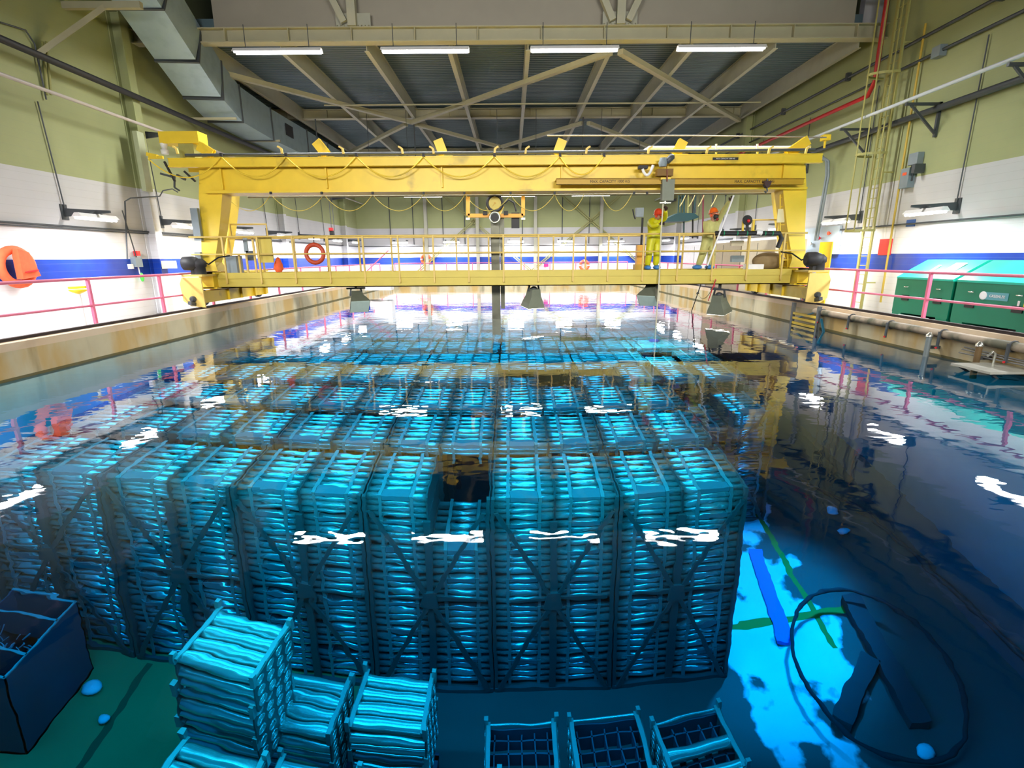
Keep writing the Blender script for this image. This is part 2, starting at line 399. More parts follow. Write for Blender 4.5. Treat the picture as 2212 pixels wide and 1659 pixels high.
# roof trusses
def truss(Y, lab, deep, z0=8.75):
    t = thing('roof_truss', lab, 'truss', (0, Y, z0))
    m = MB(); m.ibeam((-XW+.02, Y, z0+.22), (XW-.02, Y, z0+.22), .34, .42, .03); bw('bottom_chord', m, BEIGE, t)
    for x in range(-11, 12, 2): bw('web_stiffener', MB().box((x-.012, Y-.17, z0+.03), (x+.012, Y+.17, z0+.41)), BEIGE, t)
    if deep:
        for x in (-4.95, 3.5):
            bw('post', MB().bar((x, Y-.1, z0+.44), (x, Y-.1, 13.6), .26, .26), JOIST, t)
            bw('gusset', MB().box((x-.55, Y-.02, z0+.44), (x+.55, Y+.02, z0+.85)), JOIST, t)
            bw('diagonal', MB().bar((x-.25, Y-.12, z0+.55), (x-2.4, Y-.12, 13.6), .2, .2), JOIST, t)
            if x > 0: bw('diagonal', MB().bar((x+.25, Y-.12, z0+.55), (x+2.4, Y-.12, 13.6), .2, .2), JOIST, t)
            for k in range(10): bw('bolt', MB().lathe((x-.5+k*.11, Y-.05, z0+.5), (0, -1, 0), [(.02, 0), (.02, .03)], 6), BEIGE, t)
    return t
truss(18.45, 'big beige roof truss with riveted bottom chord across the hall near the top', True)
truss(27.6, 'beige roof truss bottom chord crossing the blue roof behind the gantry', False)
truss(37.0, 'farthest beige roof truss chord just above the crane girder', False)
# joists
jx = [-10.2, -7.44, -4.65, -1.97, .6, 3.3, 5.95, 8.65, 11.35]
for i, x in enumerate(jx):
    m = MB(); m.ibeam((x, 18.7, 8.93), (x, YE-.02, 8.93), .15, .62, .02)
    o = m.build('roof_joist', JOIST); tag(o, 'pale steel roof joist running away under the deck, %s from the left' % ORD[i], 'joist', 'roof joists')
# cross bracing in the roof
def brace(a, b, lab, r=.12):
    o = MB().bar(a, b, .2, .16).build('roof_brace', BEIGE); return tag(o, lab, 'brace')
brace((3.6, 18.7, 8.56), (11.3, 27.5, 8.56), 'beige diagonal roof brace from right gusset towards the right wall')
brace((3.3, 18.7, 8.56), (-4.9, 27.5, 8.56), 'beige diagonal roof brace from right gusset towards the middle left')
brace((-10.9, 19.6, 8.56), (-4.9, 27.4, 8.56), 'beige diagonal roof brace beside the duct')
brace((-4.7, 27.8, 8.56), (2.0, 36.8, 8.56), 'beige diagonal brace behind second truss leaning right')
brace((-5.2, 27.8, 8.56), (-11.6, 36.8, 8.56), 'beige diagonal brace behind second truss leaning left')
brace((3.6, 27.8, 8.56), (-3.2, 36.8, 8.56), 'beige diagonal brace from second truss middle leaning left')
brace((3.9, 27.8, 8.56), (11.0, 36.8, 8.56), 'beige diagonal brace behind second truss toward right wall')
t = tag(MB().tube([(-8.0, 24.2, 8.5), (10.8, 24.2, 8.5)], .035, 8).build('sprinkler_pipe', BEIGE), 'thin pale pipe slung across the roof between the first two trusses', 'pipe')
for i, x in enumerate((-4.75, 3.6, -9.6)):
    tag(MB().tube([(x, 27.5, 8.8), (x, 27.5, 6.2)], .03, 8).build('hanger_rod', DGREY), ['thin dark hanger rod below second truss left of centre', 'thin dark hanger rod below second truss right of centre', 'thin dark hanger rod below second truss beside the duct'][i], 'rod')
# ---------------------------------------------------------------- ceiling lamps
def lamp(x, Y, z, L, lab, grp, rodz, en):
    t = thing('ceiling_lamp', lab, 'lamp', (x, Y, z), 0, grp)
    m = MB(); m.prism([(-L/2, -.14, .05), (L/2, -.14, .05), (L/2, -.05, .13), (-L/2, -.05, .13)], (0, .0, .001))
    m = MB(); sec = [(-.15, 0), (-.05, .11), (.05, .11), (.15, 0), (.13, 0), (.04, .09), (-.04, .09), (-.13, 0)]
    m.prism([(-L/2, a, b) for a, b in sec], (L, 0, 0)); m.build('reflector', WHITE, t)
    for k, yy in enumerate((-.07, .07)):
        MB().tube([(-L/2+.04, yy, .005), (L/2-.04, yy, .005)], .035, 8).build('fluorescent_tube', TUBE, t)
    for xx in (-L*.36, L*.36): MB().tube([(xx, 0, .1), (xx, 0, rodz-z)], .012, 6).build('hanger', DGREY, t)
    area('lamp_light', (x, Y, z-.06), (L, .28), en, (1, .98, .93), rot=(0, 0, 0))
X4 = (-6.86, -2.5, 1.92, 6.26)
for i, x in enumerate(X4):
    lamp(x, 17.0, 8.02, 2.6, ['leftmost', 'second from left', 'second from right', 'rightmost'][i]+' white fluorescent lamp under the big roof truss', 'lamps under the roof truss', 8.75, 420)
for r, (Y, xs) in enumerate(((26.6, (-5.9, .3, 5.3)), (36.0, (-5.85, .35, 5.35)))):
    for i, x in enumerate(xs):
        lamp(x, Y, 6.05, 2.6, ('left', 'middle', 'right')[i]+' hanging lamp '+(('hidden behind the crane girder, seen in the water', 'just under the crane girder')[r]), ('lamps behind the girder', 'lamps far down the hall')[r], 8.9, 420)
# ---------------------------------------------------------------- wall lamps on brackets
def wall_lamp(s, Y, lab, grp, z=3.35):
    X = s*XW
    t = thing('wall_lamp', lab, 'lamp', (X, Y, z), 0, grp)
    m = MB(); m.prism([(0, -.02, .10), (0, -.02, -.12), (-s*1.25, -.02, -.03), (-s*1.25, -.02, .03)], (0, .04, 0)); m.box((0, -.1, -.2), (-s*.03, .1, .2)); m.build('bracket_arm', DGREY, t)
    sec = [(-.14, -.16), (-.05, -.06), (.05, -.06), (.14, -.16)]
    m = MB(); m.prism([(-s*.85+a, -.65, b) for a, b in sec], (0, 1.3, 0)); m.build('hood', WHITE, t)
    for a in (-.06, .06): MB().tube([(-s*.85+a, -.62, -.19), (-s*.85+a, .62, -.19)], .032, 8).build('fluorescent_tube', TUBEW, t)
    for yy in (-.3, .3): MB().tube([(-s*.85, yy, -.08), (-s*.85, yy*.1, .0)], .012, 6).build('hanger', DGREY, t)
    area('wall_lamp_light', (X-s*.85, Y, z-.24), (.26, 1.25), 145, (.96, .97, 1), rot=(0, -s*math.radians(-12), 0))
YL = [6.6, 10.5, 14.4, 18.3, 22.2, 26.1, 30.0, 34.0, 38.0]
for i, y in enumerate(YL):
    wall_lamp(-1, y, 'bracket lamp on left wall, %s along from the near end' % ORD[i], 'bracket lamps on the left wall')
    wall_lamp(1, y, 'bracket lamp on right wall, %s along from the near end' % ORD[i], 'bracket lamps on the right wall')
for i, x in enumerate((-8.6, -4.6, 0.35, 4.2, 8.1)):
    t = thing('wall_lamp', 'short lamp on the end wall above the blue stripe, %s from left' % ORD[i], 'lamp', (x, YE, 3.3), 0, 'lamps on the end wall')
    for xx in (-.5, .5): MB().bar((xx, 0, .1), (xx, -.7, .1), .05, .08).build('bracket_arm', DGREY, t)
    m = MB(); m.prism([(-.65, -.7+a, b) for a, b in ((-.14, -.06), (-.05, .04), (.05, .04), (.14, -.06))], (1.3, 0, 0)); m.build('hood', WHITE, t)
    for a in (-.06, .06): MB().tube([(-.62, -.7+a, -.09), (.62, -.7+a, -.09)], .032, 8).build('fluorescent_tube', TUBEW, t)
    area('wall_lamp_light', (x, YE-.7, 3.12), (1.25, .26), 170, (.97, .97, 1))
# ---------------------------------------------------------------- left wall services
t = thing('air_duct', 'square galvanised air duct sweeping down the left wall under the roof', 'duct', (-10.3, 18, 8))
# straight run z 7.3..8.5 at X -11.2..-10.0, sweeping up near the truss
cl = [(-10.9, YE-.1, 7.75), (-10.9, 34, 7.75), (-10.9, 28, 7.75), (-10.9, 24, 7.72), (-10.8, 21.2, 7.78), (-10.6, 19.6, 8.1), (-10.45, 18.2, 8.7), (-10.4, 16.8, 9.5), (-10.4, 15.2, 10.5), (-10.4, 12.5, 12.2)]
def duct_seg(p, q, wdt, hgt, col, mt, nm='section'):
    bw(nm, MB().bar(p, q, wdt, hgt), mt, t)
for i in range(len(cl)-1):
    p, q = Vector(cl[i]), Vector(cl[i+1]); n = max(1, int((p-q).length/2.2))
    for k in range(n):
        a = p.lerp(q, k/n); b = p.lerp(q, (k+1)/n); d = (b-a).normalized()
        duct_seg(a, b, 1.25, 1.25, None, GALV)
        duct_seg(b-d*.03, b+d*.03, 1.33, 1.33, None, DGREY, 'seam_flange')
for i, y in enumerate((20.6, 24.3, 30)):
    z = 7.2
    bw('support_angle', MB().box((-XW+.02, y-.04, z-.12), (-10.1, y+.04, z-.04)), BEIGE, t)
bw('register', MB().box((-10.26, 25.4, 7.6), (-10.24, 26.2, 8.1)), BLK, t)
t = thing('wall_strut', 'beige diagonal strut from left wall up to the duct', 'strut', (-XW, 14.2, 7))
bw('diagonal', MB().bar(AX(80, 118, -XW+.05), AX(225, 15, -10.9), .12, .12), BEIGE, t)
a = AX(225, 12, -10.9); bw('crosspiece', MB().bar((-XW, a.y, a.z), (-9.9, a.y, a.z), .14, .16), BEIGE, t)
def line_thing(name, lab, cat, pts, r, mt, n=8): return tag(MB().tube(pts, r, n).build(name, mt), lab, cat)
line_thing('dark_conduit', 'thick black cable duct running along the upper left wall', 'conduit', [(-XW+.53, -2, 6.95), (-XW+.53, YE-.1, 6.95)], .09, BLK)
line_thing('trolley_rail', 'thin pale trolley rail on black brackets along the left wall', 'rail', [(-11.25, -2, 6.1), (-11.25, YE-.3, 6.1)], .045, mat('pale_rail', (.5, .45, .42), .4))
for i, y in enumerate((6.5, 12.3, 17.9, 24, 30, 36)):
    t = thing('rail_bracket', 'black wall bracket under the left trolley rail, %s from the near end' % ORD[i], 'bracket', (-XW, y, 6.0), 0, 'left rail brackets')
    m = MB(); m.prism([(0, -.03, .12), (0, -.03, -.14), (.95, -.03, -.02), (.95, -.03, .04)], (0, .06, 0)); m.build('arm', DGREY, t); MB().box((0, -.1, -.22), (.03, .1, .2)).build('wall_plate', DGREY, t)
line_thing('cable_run', 'twin dark cable run at lamp height on the left wall', 'cable', [(-XW+.08, -3, 2.98), (-XW+.08, YE-.1, 2.98)], .028, DGREY)
line_thing('cable_run', 'second thin cable just under the twin run on the left wall', 'cable', [(-XW+.06, -3, 2.92), (-XW+.06, 26, 2.92)], .015, DGREY)
line_thing('cable_run', 'dark cable run at lamp height on the right wall', 'cable', [(XW-.08, -3, 2.98), (XW-.08, YE-.1, 2.98)], .026, DGREY)
line_thing('cable_run', 'thin dark cable run across the end wall under its lamps', 'cable', [(-XW+.1, YE-.08, 2.98), (XW-.1, YE-.08, 2.98)], .02, DGREY)
for i, y in enumerate((14.4, 18.3, 22.2, 26.1, 30.0, 34.0)):
    line_thing('lamp_feed', 'thin dark feed line down the left wall to its %s bracket lamp' % ORD[i+2], 'cable', [(-XW+.05, y, 3.4), (-XW+.05, y-.15, 6.0)], .016, DGREY)
    line_thing('lamp_feed', 'thin dark feed line down the right wall to its %s bracket lamp' % ORD[i+2], 'cable', [(XW-.05, y, 3.4), (XW-.05, y, 7.4)], .016, DGREY)
pts = [AX(x, y, -XW+.06) for x, y in ((0, 48), (55, 65), (75, 95), (100, 215))]
line_thing('wall_conduit', 'thin dark conduit bending down at the top left corner', 'conduit', pts, .02, DGREY)
for k, x in enumerate((100, 108)):
    line_thing('wall_pipe', ('slim olive pipe', 'second slim olive pipe')[k]+' beside the first bracket at top left', 'pipe', [AX(x-8, 90, -XW+.1), AX(x+2, 205, -XW+.1)], .03, OLIVE)
pts = [AX(x, y, -XW+.45) for x, y in ((275, 560), (270, 435), (282, 428), (345, 424), (352, 412), (372, 408), (384, 415))]
line_thing('wall_conduit', 'grey conduit with stepped bends on the left wall column', 'conduit', pts, .02, DGREY)
# pale green flat member on the left column
a = AX(298, 285, -XW+.5); tag(MB().box((-XW+.42, a.y-.15, 4.2), (-XW+.56, a.y+.15, a.z)).build('column_cover', mat('pale_green_paint', (.45, .50, .33), .5)), 'pale green cover plate on the left column above the white paint', 'cover plate')
# junction cluster on the left wall
c = AX(292, 570, -XW)
t = thing('socket_cluster', 'grey socket cluster with lime green tag on left wall blue stripe', 'socket box', c)
MB().box((-.0, -.18, -.1), (.16, .12, .2)).build('box', GREY, t); MB().box((0, -.35, -.15), (.1, -.22, 0)).build('small_box', WHITE, t)
MB().tube([(.08, 0, .2), (.08, -.25, 1.6)], .018, 6).build('conduit', DGREY, t); MB().tube([(.08, 0, -.1), (.08, .02, -.32)], .02, 6).build('lead', WHITE, t)
MB().ell((.1, .06, -.42), (.06, .06, .14)).build('tag', LIME, t); MB().box((.02, -.02, .25), (.14, .12, .4)).build('receptacle', SIGNR, t)
c = AX(365, 572, -XW+.44)
t = thing('notice_board', 'cream paper notice on the left wall blue stripe beside the column', 'notice', c)
MB().box((0, -.38, -.12), (.02, .38, .13)).build('sheet', PAPER, t)
# life vest / bag at left wall
c = AX(30, 577, -XW+.15)
t = thing('life_ring', 'orange life ring with bag on left wall at the photo edge', 'life ring', c)
m = MB(); m.tube([(0.06, .40*math.cos(a), .40*math.sin(a)) for a in [2*math.pi*k/24 for k in range(24)]], .10, 10, closed=True); m.build('ring', ORANGE2, t)
m = MB(); m.prism([(.12, -.10, .42), (.12, .18, .34), (.12, .36, -.22), (.12, -.12, -.28)], (.16, 0, 0)); m.build('bag', ORANGE2, t)
MB().bar((.30, -.05, -.12), (.30, .30, -.08), .02, .03).build('strap', SIGNR, t); MB().tube([(0.05, .0, .42), (.03, -.1, .62)], .012, 6).build('cord', WHITE, t)
# eyewash / yellow stand at left
c = AZ(182, 705, ZF); c = AX(182, 690, -10.6); c.z = ZF
t = thing('eyewash_stand', 'yellow eyewash stand on white post behind the left pink railing', 'eyewash stand', c)
MB().tube([(0, 0, 0), (0, 0, 1.02)], .035, 10).build('post', WHITE, t); MB().lathe((0, 0, 1.0), (0, 0, 1), [(.05, 0), (.17, .06), (.19, .10), (.17, .1), (.04, .03)], 16).build('bowl', SIGNY, t)
MB().tube([(-.22, 0, 1.14), (.2, 0, 1.16)], .03, 8).build('spray_head', SIGNY, t)
m = MB(); m.bar((-.26, 0, 0.02), (0, 0, .16), .05, .04); m.bar((.26, 0, .02), (0, 0, .16), .05, .04); m.build('foot', SIGNY, t)
# ---------------------------------------------------------------- right wall services
line_thing('red_pipe', 'red fire pipe running along the right wall then up behind the ladder', 'pipe', [(XW-.5, YE-.2, 7.05), (XW-.5, 20, 7.05), (XW-.5, 18.1, 7.05), (XW-.5, 17.85, 7.4), (XW-.5, 17.85, 11.5)], .07, RED)
line_thing('red_pipe', 'short red pipe at the top right corner above the ladder', 'pipe', [(XW-.2, 17.7, 10.35), (XW-.2, 14.9, 10.6)], .05, RED)
for k, (z, x0) in enumerate(((8.15, 0), (7.55, 18.2))):
    line_thing('wall_pipe', ('dark pipe with clamps along the upper right wall', 'thin dark pipe above the red pipe on right wall')[k], 'pipe', [(XW-.1, x0, z), (XW-.1, YE-.2, z)], (.045, .03)[k], DGREY)
line_thing('wall_pipe', 'dark pipe with a junction box along the near right wall', 'pipe', [(XW-.1, 3, 7.55), (XW-.1, 17.3, 7.55)], .045, DGREY)
for i, y in enumerate((14.2, 20.0, 24.4, 29, 34)):
    tag(MB().box((XW-.16, y-.05, 8.05), (XW, y+.05, 8.3)).build('pipe_clamp', DGREY), 'black clamp on the upper right wall pipe, %s from the near end' % ORD[i], 'clamp', 'clamps on the upper right pipe')
tag(MB().box((XW-.2, 15.75, 7.4), (XW, 16.05, 7.68)).build('junction_box', GREY), 'grey junction box on the near right wall pipe', 'junction box')
line_thing('trolley_rail', 'pale trolley rail on black triangular brackets along the right wall', 'rail', [(11.05, -2, 6.25), (11.05, YE-.3, 6.25)], .05, mat('pale_rail2', (.55, .60, .66), .4))
line_thing('trolley_rail', 'dark channel along the right wall behind the trolley rail', 'rail', [(XW-.15, -2, 6.02), (XW-.15, YE-.3, 6.02)], .09, DGREY)
for i, y in enumerate((9.0, 12.6, 15.6, 18.5, 22, 26, 30)):
    t = thing('rail_bracket', 'black triangular bracket on the right wall, %s from the near end' % ORD[i], 'bracket', (XW, y, 6.15), 0, 'right rail brackets')
    MB().bar((0, 0, 0), (-1.0, 0, .0), .07, .07).build('arm', DGREY, t); MB().bar((-.04, 0, -.85), (-.04, 0, .05), .07, .07).build('wall_leg', DGREY, t)
    MB().bar((-.06, 0, -.75), (-.85, 0, -.02), .05, .06).build('strut', DGREY, t)
# ladder with cage
YLd = 17.3
t = thing('caged_ladder', 'tall olive caged ladder climbing the right wall', 'ladder', (XW-.55, YLd, ZF))
lx = XW-.35
for k, yy in enumerate((YLd-.23, YLd+.23)): bw('stile', MB().bar((lx, yy, ZF), (lx, yy, 13.5), .05, .09), LADR, t)
m = MB(); z = ZF+.25
while z < 13.4: m.tube([(lx, YLd-.23, z), (lx, YLd+.23, z)], .013, 6, False); z += .30
bw('rungs', m, LADR, t)
for k, z in enumerate((2.85, 5.15, 7.4, 9.7)):
    n = 10; pts = [(lx-.02-.72*math.sin(math.pi*j/n), YLd-.36*math.cos(math.pi*j/n)*1.0, z) for j in range(n+1)]
    m = MB()
    for j in range(n): m.bar(pts[j], pts[j+1], .015, .07)
    bw('cage_hoop', m, LADR, t)
for k, j in enumerate((0, 2, 4, 6, 8)):
    a = math.pi*(j+1)/10; bw('cage_bar', MB().bar((lx-.02-.72*math.sin(a), YLd-.36*math.cos(a), 2.85), (lx-.02-.72*math.sin(a), YLd-.36*math.cos(a), 13.3), .05, .015, (1, 0, 0)), LADR, t)
for z in (1.2, 4.6, 8.2): bw('wall_tie', MB().bar((lx, YLd-.23, z), (XW-.01, YLd-.23, z), .04, .04), LADR, t)
line_thing('wall_pipe', 'thin ochre pipe beside the caged ladder down to the floor', 'pipe', [(XW-.1, 16.55, .6), (XW-.1, 16.6, 8.5)], .03, mat('ochre_pipe', (.55, .38, .05), .5))
c = AX(1985, 343, XW); t = thing('electric_box', 'small grey electric box on the right wall above the switch', 'electric box', c)
MB().box((-.18, -.18, -.16), (0, .18, .16)).build('housing', GREY, t); MB().tube([(-.1, .05, -.16), (-.1, .25, -.42), (-.12, .42, -.6)], .03, 8).build('hose', BLK, t)
c = AX(1967, 385, XW); t = thing('safety_switch', 'grey safety switch with orange label on the right wall', 'switch box', c)
MB().box((-.2, -.17, -.28), (0, .17, .28)).build('housing', GREY, t); MB().box((-.205, -.08, .08), (-.2, .08, .16)).build('label_plate', ORANGE, t); MB().bar((-.1, -.2, -.1), (-.1, -.2, .2), .03, .04).build('handle', DGREY, t)
c = AX(1995, 362, XW); tag(MB().box((c.x-.3, c.y-.06, c.z-.15), (c.x, c.y+.06, c.z+.1)).build('anchor_lug', DGREY), 'dark anchor lug on the right wall beside the switch boxes', 'anchor')
c = AX(1968, 482, XW); t = thing('wall_sign', 'small blue sign on the right wall under the lamp', 'sign', c); MB().box((-.02, -.17, -.1), (0, .17, .1)).build('plate', SIGNB, t)
c = AX(1913, 533, XW); t = thing('wall_sign', 'red fire sign on the right wall behind the ladder', 'sign', c); MB().box((-.02, -.28, -.26), (0, .28, .24)).build('plate', SIGNR, t)
c = AX(1780, 566, 10.6); t = thing('spill_board', 'tall yellow board with pink label behind the right crane truck', 'sign board', (c.x, c.y, ZF))
MB().box((-.02, -.34, .1), (.02, .34, 2.22)).build('board', SIGNY, t); MB().box((-.03, -.1, 1.4), (-.02, .1, 1.72)).build('label_plate', PINK, t); MB().box((-.05, -.3, 0), (.05, .3, .12)).build('foot', ORANGE, t)
# conduit bundle right of the gantry leg
for k, x in enumerate((1785, 1790)):
    line_thing('wall_pipe', ('grey conduit bend behind the right end of the crane girder', 'second grey conduit beside the crane girder end')[k], 'pipe', [AX(x-20, 340+k*4, 11.7), AX(x-8, 338+k*4, 11.7), AX(x, 348, 11.7), AX(x, 380, 11.7), AX(x-25, 520, 11.7)], .04, GREY)
c = AX(1775, 520, 11.88); t = thing('breathing_air_panel', 'pale panel with red and orange valves on right wall behind the crane leg', 'valve panel', c)
MB().box((0, -1.0, -.5), (.1, 1.6, .5)).build('panel', mat('pale_blue_panel', (.45, .55, .66), .5), t)
for k, (yy, zz) in enumerate(((-.5, .25), (.1, .1), (.6, -.1), (-.2, -.25))): MB().lathe((0, yy, zz), (-1, 0, 0), [(.03, 0), (.03, .05), (.07, .06), (.07, .1)], 12).build('valve', (ORANGE, SIGNR, WHITE, ORANGE)[k], t)
# green job boxes
LOG = []
def job_box(y0, y1, x0, x1, z0, z1, lab, slope=True, logo=False):
    t = thing('storage_chest', lab, 'storage chest', (x0, (y0+y1)/2, z0), 0, 'green steel chests')
    b = Vector(t.location); hz = z1-z0; w_ = x1-x0; l = (y1-y0)/2
    m = MB(); m.prism([(0, -l, .12), (0, -l, hz), (w_, -l, hz+ .0), (w_, -l, .12)], (0, 2*l, 0)); m.build('body', GREENB, t)
    m = MB(); m.prism([(-.02, -l+.01, hz), (-.02, -l+.01, hz+.05), (w_*.62, -l+.01, hz+.50), (w_, -l+.01, hz+.50), (w_, -l+.01, hz)], (0, 2*l-.02, 0)); m.build('lid', GREENL, t)
    m = MB(); m.prism([(0, -l, -.08), (0, -l+.02, .12), (0, -l+.35, .12), (0, -l+.28, -.08)], (w_, 0, 0)); m.prism([(0, l-.28, -.08), (0, l-.35, .12), (0, l-.02, .12), (0, l, -.08)], (w_, 0, 0)); m.build('skid_feet', GREENB, t)
    for yy in (-l*.6, l*.55):
        MB().box((-.025, yy-.12, hz*.45), (.0, yy+.12, hz*.45+.14)).build('handle_recess', BLK, t)
        MB().tube([(-.03, yy-.07, hz*.8), (-.06, yy, hz*.8), (-.03, yy+.07, hz*.8)], .014, 6).build('latch', STEEL, t)
    if logo:
        MB().box((-.012, -.35, hz*.66), (-.001, .30, hz*.66+.17)).build('badge', mat('badge_blue', (.10, .35, .42), .4), t)
        MB().lathe((-.012, .25, hz*.66+.085), (-1, 0, 0), [(.095, 0), (.095, .006), (.06, .007)], 16).build('badge_emblem', TXTW, t)
        o = text('badge_lettering', 'GREENLEE', .082, (-.02, -.10, hz*.66+.085), (math.pi/2, 0, -math.pi/2), TXTW, t)
        MB().box((-.01, -l*.62, hz*.5), (-.002, -l*.62+.05, hz*.5+.2)).build('sticker', WHITE, t); MB().box((-.01, -l*.75, hz*.58), (-.002, -l*.75+.04, hz*.58+.2)).build('sticker', SIGNY, t)
    else:
        m = MB(); m.prism([(w_*.15-.02, -.55, hz+.15), (w_*.50-.02, -.55, hz+.42), (w_*.50-.02, -.22, hz+.42), (w_*.15-.02, -.22, hz+.15)], (0, 0, .012)); m.build('lid_paper', WHITE, t)
        m = MB(); m.prism([(w_*.22-.02, .1, hz+.2), (w_*.42-.02, .1, hz+.36), (w_*.42-.02, .2, hz+.36), (w_*.22-.02, .2, hz+.2)], (0, 0, .012)); m.build('lid_paper', PAPER, t)
    return t
BX = 10.75
job_box(12.58, 14.45, BX, 11.95, .42, 1.45, 'green steel storage chest with white papers on its lid behind the pink railing')
job_box(10.45, 12.48, BX, 11.95, .40, 1.45, 'green steel storage chest with white name badge behind the pink railing', logo=True)
job_box(8.2, 10.35, BX-.25, 11.95, .38, 1.45, 'green steel storage chest cut off by the right photo edge')
for i, y in enumerate((8.9, 11.0, 13.2)):
    tag(MB().box((BX+.05, y-.9, ZF), (11.9, y+.9, .33)).build('timber_pallet', mat('pallet_dark', (.06, .045, .035), .8)), 'low dark pallet under the %s green chest from the right photo edge' % ORD[i], 'pallet', 'pallets under the chests')
tag(MB().tube([(BX-.15, 13.95, .42), (BX-.15, 13.0, .42)], .10, 14).build('plastic_sheet_roll', WHITE), 'white rolled sheet on the floor under the first green chest', 'roll')
# pink railings
def railing(pts, lab, n_posts, base=ZF, h=1.38, r=.032):
    a, b = Vector(pts[0]), Vector(pts[1]); t = thing('pink_railing', lab, 'railing', (a.x, a.y, base))
    d = b-a
    bw('top_rail', MB().tube([a+Vector((0, 0, h)), b+Vector((0, 0, h))], r, 8), PINK, t); bw('mid_rail', MB().tube([a+Vector((0, 0, h*.56)), b+Vector((0, 0, h*.56))], r*.85, 8), PINK, t)
    for k in range(n_posts):
        p = a+d*(k/(n_posts-1)); bw('post', MB().bar(p, p+Vector((0, 0, h)), r*2, r*2), PINK, t); bw('foot_plate', MB().cbox(p+Vector((0, 0, .01)), (.16, .12, .02)), DGREY, t)
railing([(-9.75, 4.63, ZF), (-9.75, 38.83, ZF)], 'long pink pipe railing along the left side of the pool', 15)
railing([(9.75, 4.4, ZF), (9.75, 40.2, ZF)], 'long pink pipe railing along the right side of the pool', 15)
railing([(-9.0, 40.45, ZF), (9.0, 40.45, ZF)], 'pink pipe railing along the far end of the pool', 10)
for s, n in ((-1, 'left'), (1, 'right')):
    tag(MB().ibeam((s*(9.25 if s < 0 else 9.12), -1, ZC+.03), (s*(9.25 if s < 0 else 9.12), PY1, ZC+.03), .07, .06, .012).build('crane_rail', mat('rail_rust', (.045, .03, .03), .6)), 'dark rusty crane rail on the %s pool curb' % n, 'rail')
# end wall

def xbrace(x0, x1, z0, z1, lab):
    t = thing('wall_bracing', lab, 'bracing', (x0, YE-.25, z0))
    for a, b in (((x0, z0), (x1, z1)), ((x0, z1), (x1, z0))):
        for o in (-.1, .1):
            bw('brace_angle', MB().bar((a[0]+o, YE-.25, a[1]), (b[0]+o, YE-.25, b[1]), .06, .07), OLIVE, t)
xbrace(1.6, 10.8, 1.0, 8.6, 'large X of twin brace angles on the end wall, right half')
xbrace(-7.4, 1.6, 1.0, 8.6, 'large X of twin brace angles on the end wall behind the mast')
line_thing('wall_pipe', 'dark pipe along the end wall high under the girder', 'pipe', [(-9.5, YE-.1, 6.9), (10, YE-.1, 6.9)], .05, DGREY)
for i, x in enumerate((-9.4, -7.6, -5.3, -3.6, -.9, .9, 4.0, 6.1)):
    line_thing('drop_conduit', 'thin dark vertical conduit on the end wall, %s from the left' % ORD[i], 'conduit', [(x, YE-.06, 3.1), (x, YE-.06, 6.9)], .03, DGREY)
c = AY(1180, 573, YE-.1); tag(MB().cbox(c, (.35, .05, .25)).build('wall_sign', mat('magenta_sign', (.5, .02, .22), .5)), 'small magenta sign on the end wall right of the mast', 'sign')
def life_ring(c, R, r, mt, lab, cord=.3):
    t = thing('life_ring', lab, 'life ring', c)
    MB().tube([(R*math.cos(a), 0, R*math.sin(a)) for a in [2*math.pi*k/28 for k in range(28)]], r, 10, closed=True).build('ring', mt, t)
    m = MB()
    for a in (0, math.pi/2, math.pi, 1.5*math.pi): m.tube([(R*math.cos(a+e), 0, R*math.sin(a+e)) for e in (-.12, 0, .12)], r*1.06, 10)
    m.build('band', WHITE if mt is not REDRING else REDRING, t)
    MB().tube([(0, -.01, R), (.02, 0, R+cord)], .014, 6).build('cord', BLK, t)
life_ring(AY(680, 548, 16.35), .27, .065, REDRING, 'red life ring tied to the crane walkway railing on the left', .22)
life_ring(AY(920, 560, YE-.11), .34, .10, ORANGE, 'orange life ring hung on the end wall left of the mast')
life_ring(AY(1262, 573, YE-.11), .34, .10, ORANGE, 'orange-red life ring low on the end wall right of the mast')

# cabinets behind the walkway at the right (beige enclosure by the right wall)
t = thing('instrument_cabinet', 'long beige cabinet row on the right walkway behind the crane', 'cabinet', (9.9, 24, ZF))
for k, (y0, y1) in enumerate(((20.5, 23.5), (23.6, 27.5), (27.6, 31.5))):
    bw('body', MB().box((10.3, y0, ZF), (11.5, y1, 2.7)), (CREAM, mat('taupe_cabinet', (.36, .30, .20), .6), WHITE)[k], t); bw('door_seam', MB().box((10.29, (y0+y1)/2-.01, ZF+.1), (10.3, (y0+y1)/2+.01, 2.6)), DGREY, t)
c = AY(786, 545, 30); t = thing('step_stairs', 'small white stair with pink handrail behind the left railing', 'stairs', (c.x, 30, ZF))
m = MB()
for k in range(6): m.box((.25*k, -.4, 0), (.25*k+.25, .4, .22*(k+1)))
m.build('steps', WHITE, t); MB().tube([(0, -.42, .9), (1.5, -.42, 2.2)], .03, 8).build('handrail', PINK, t)
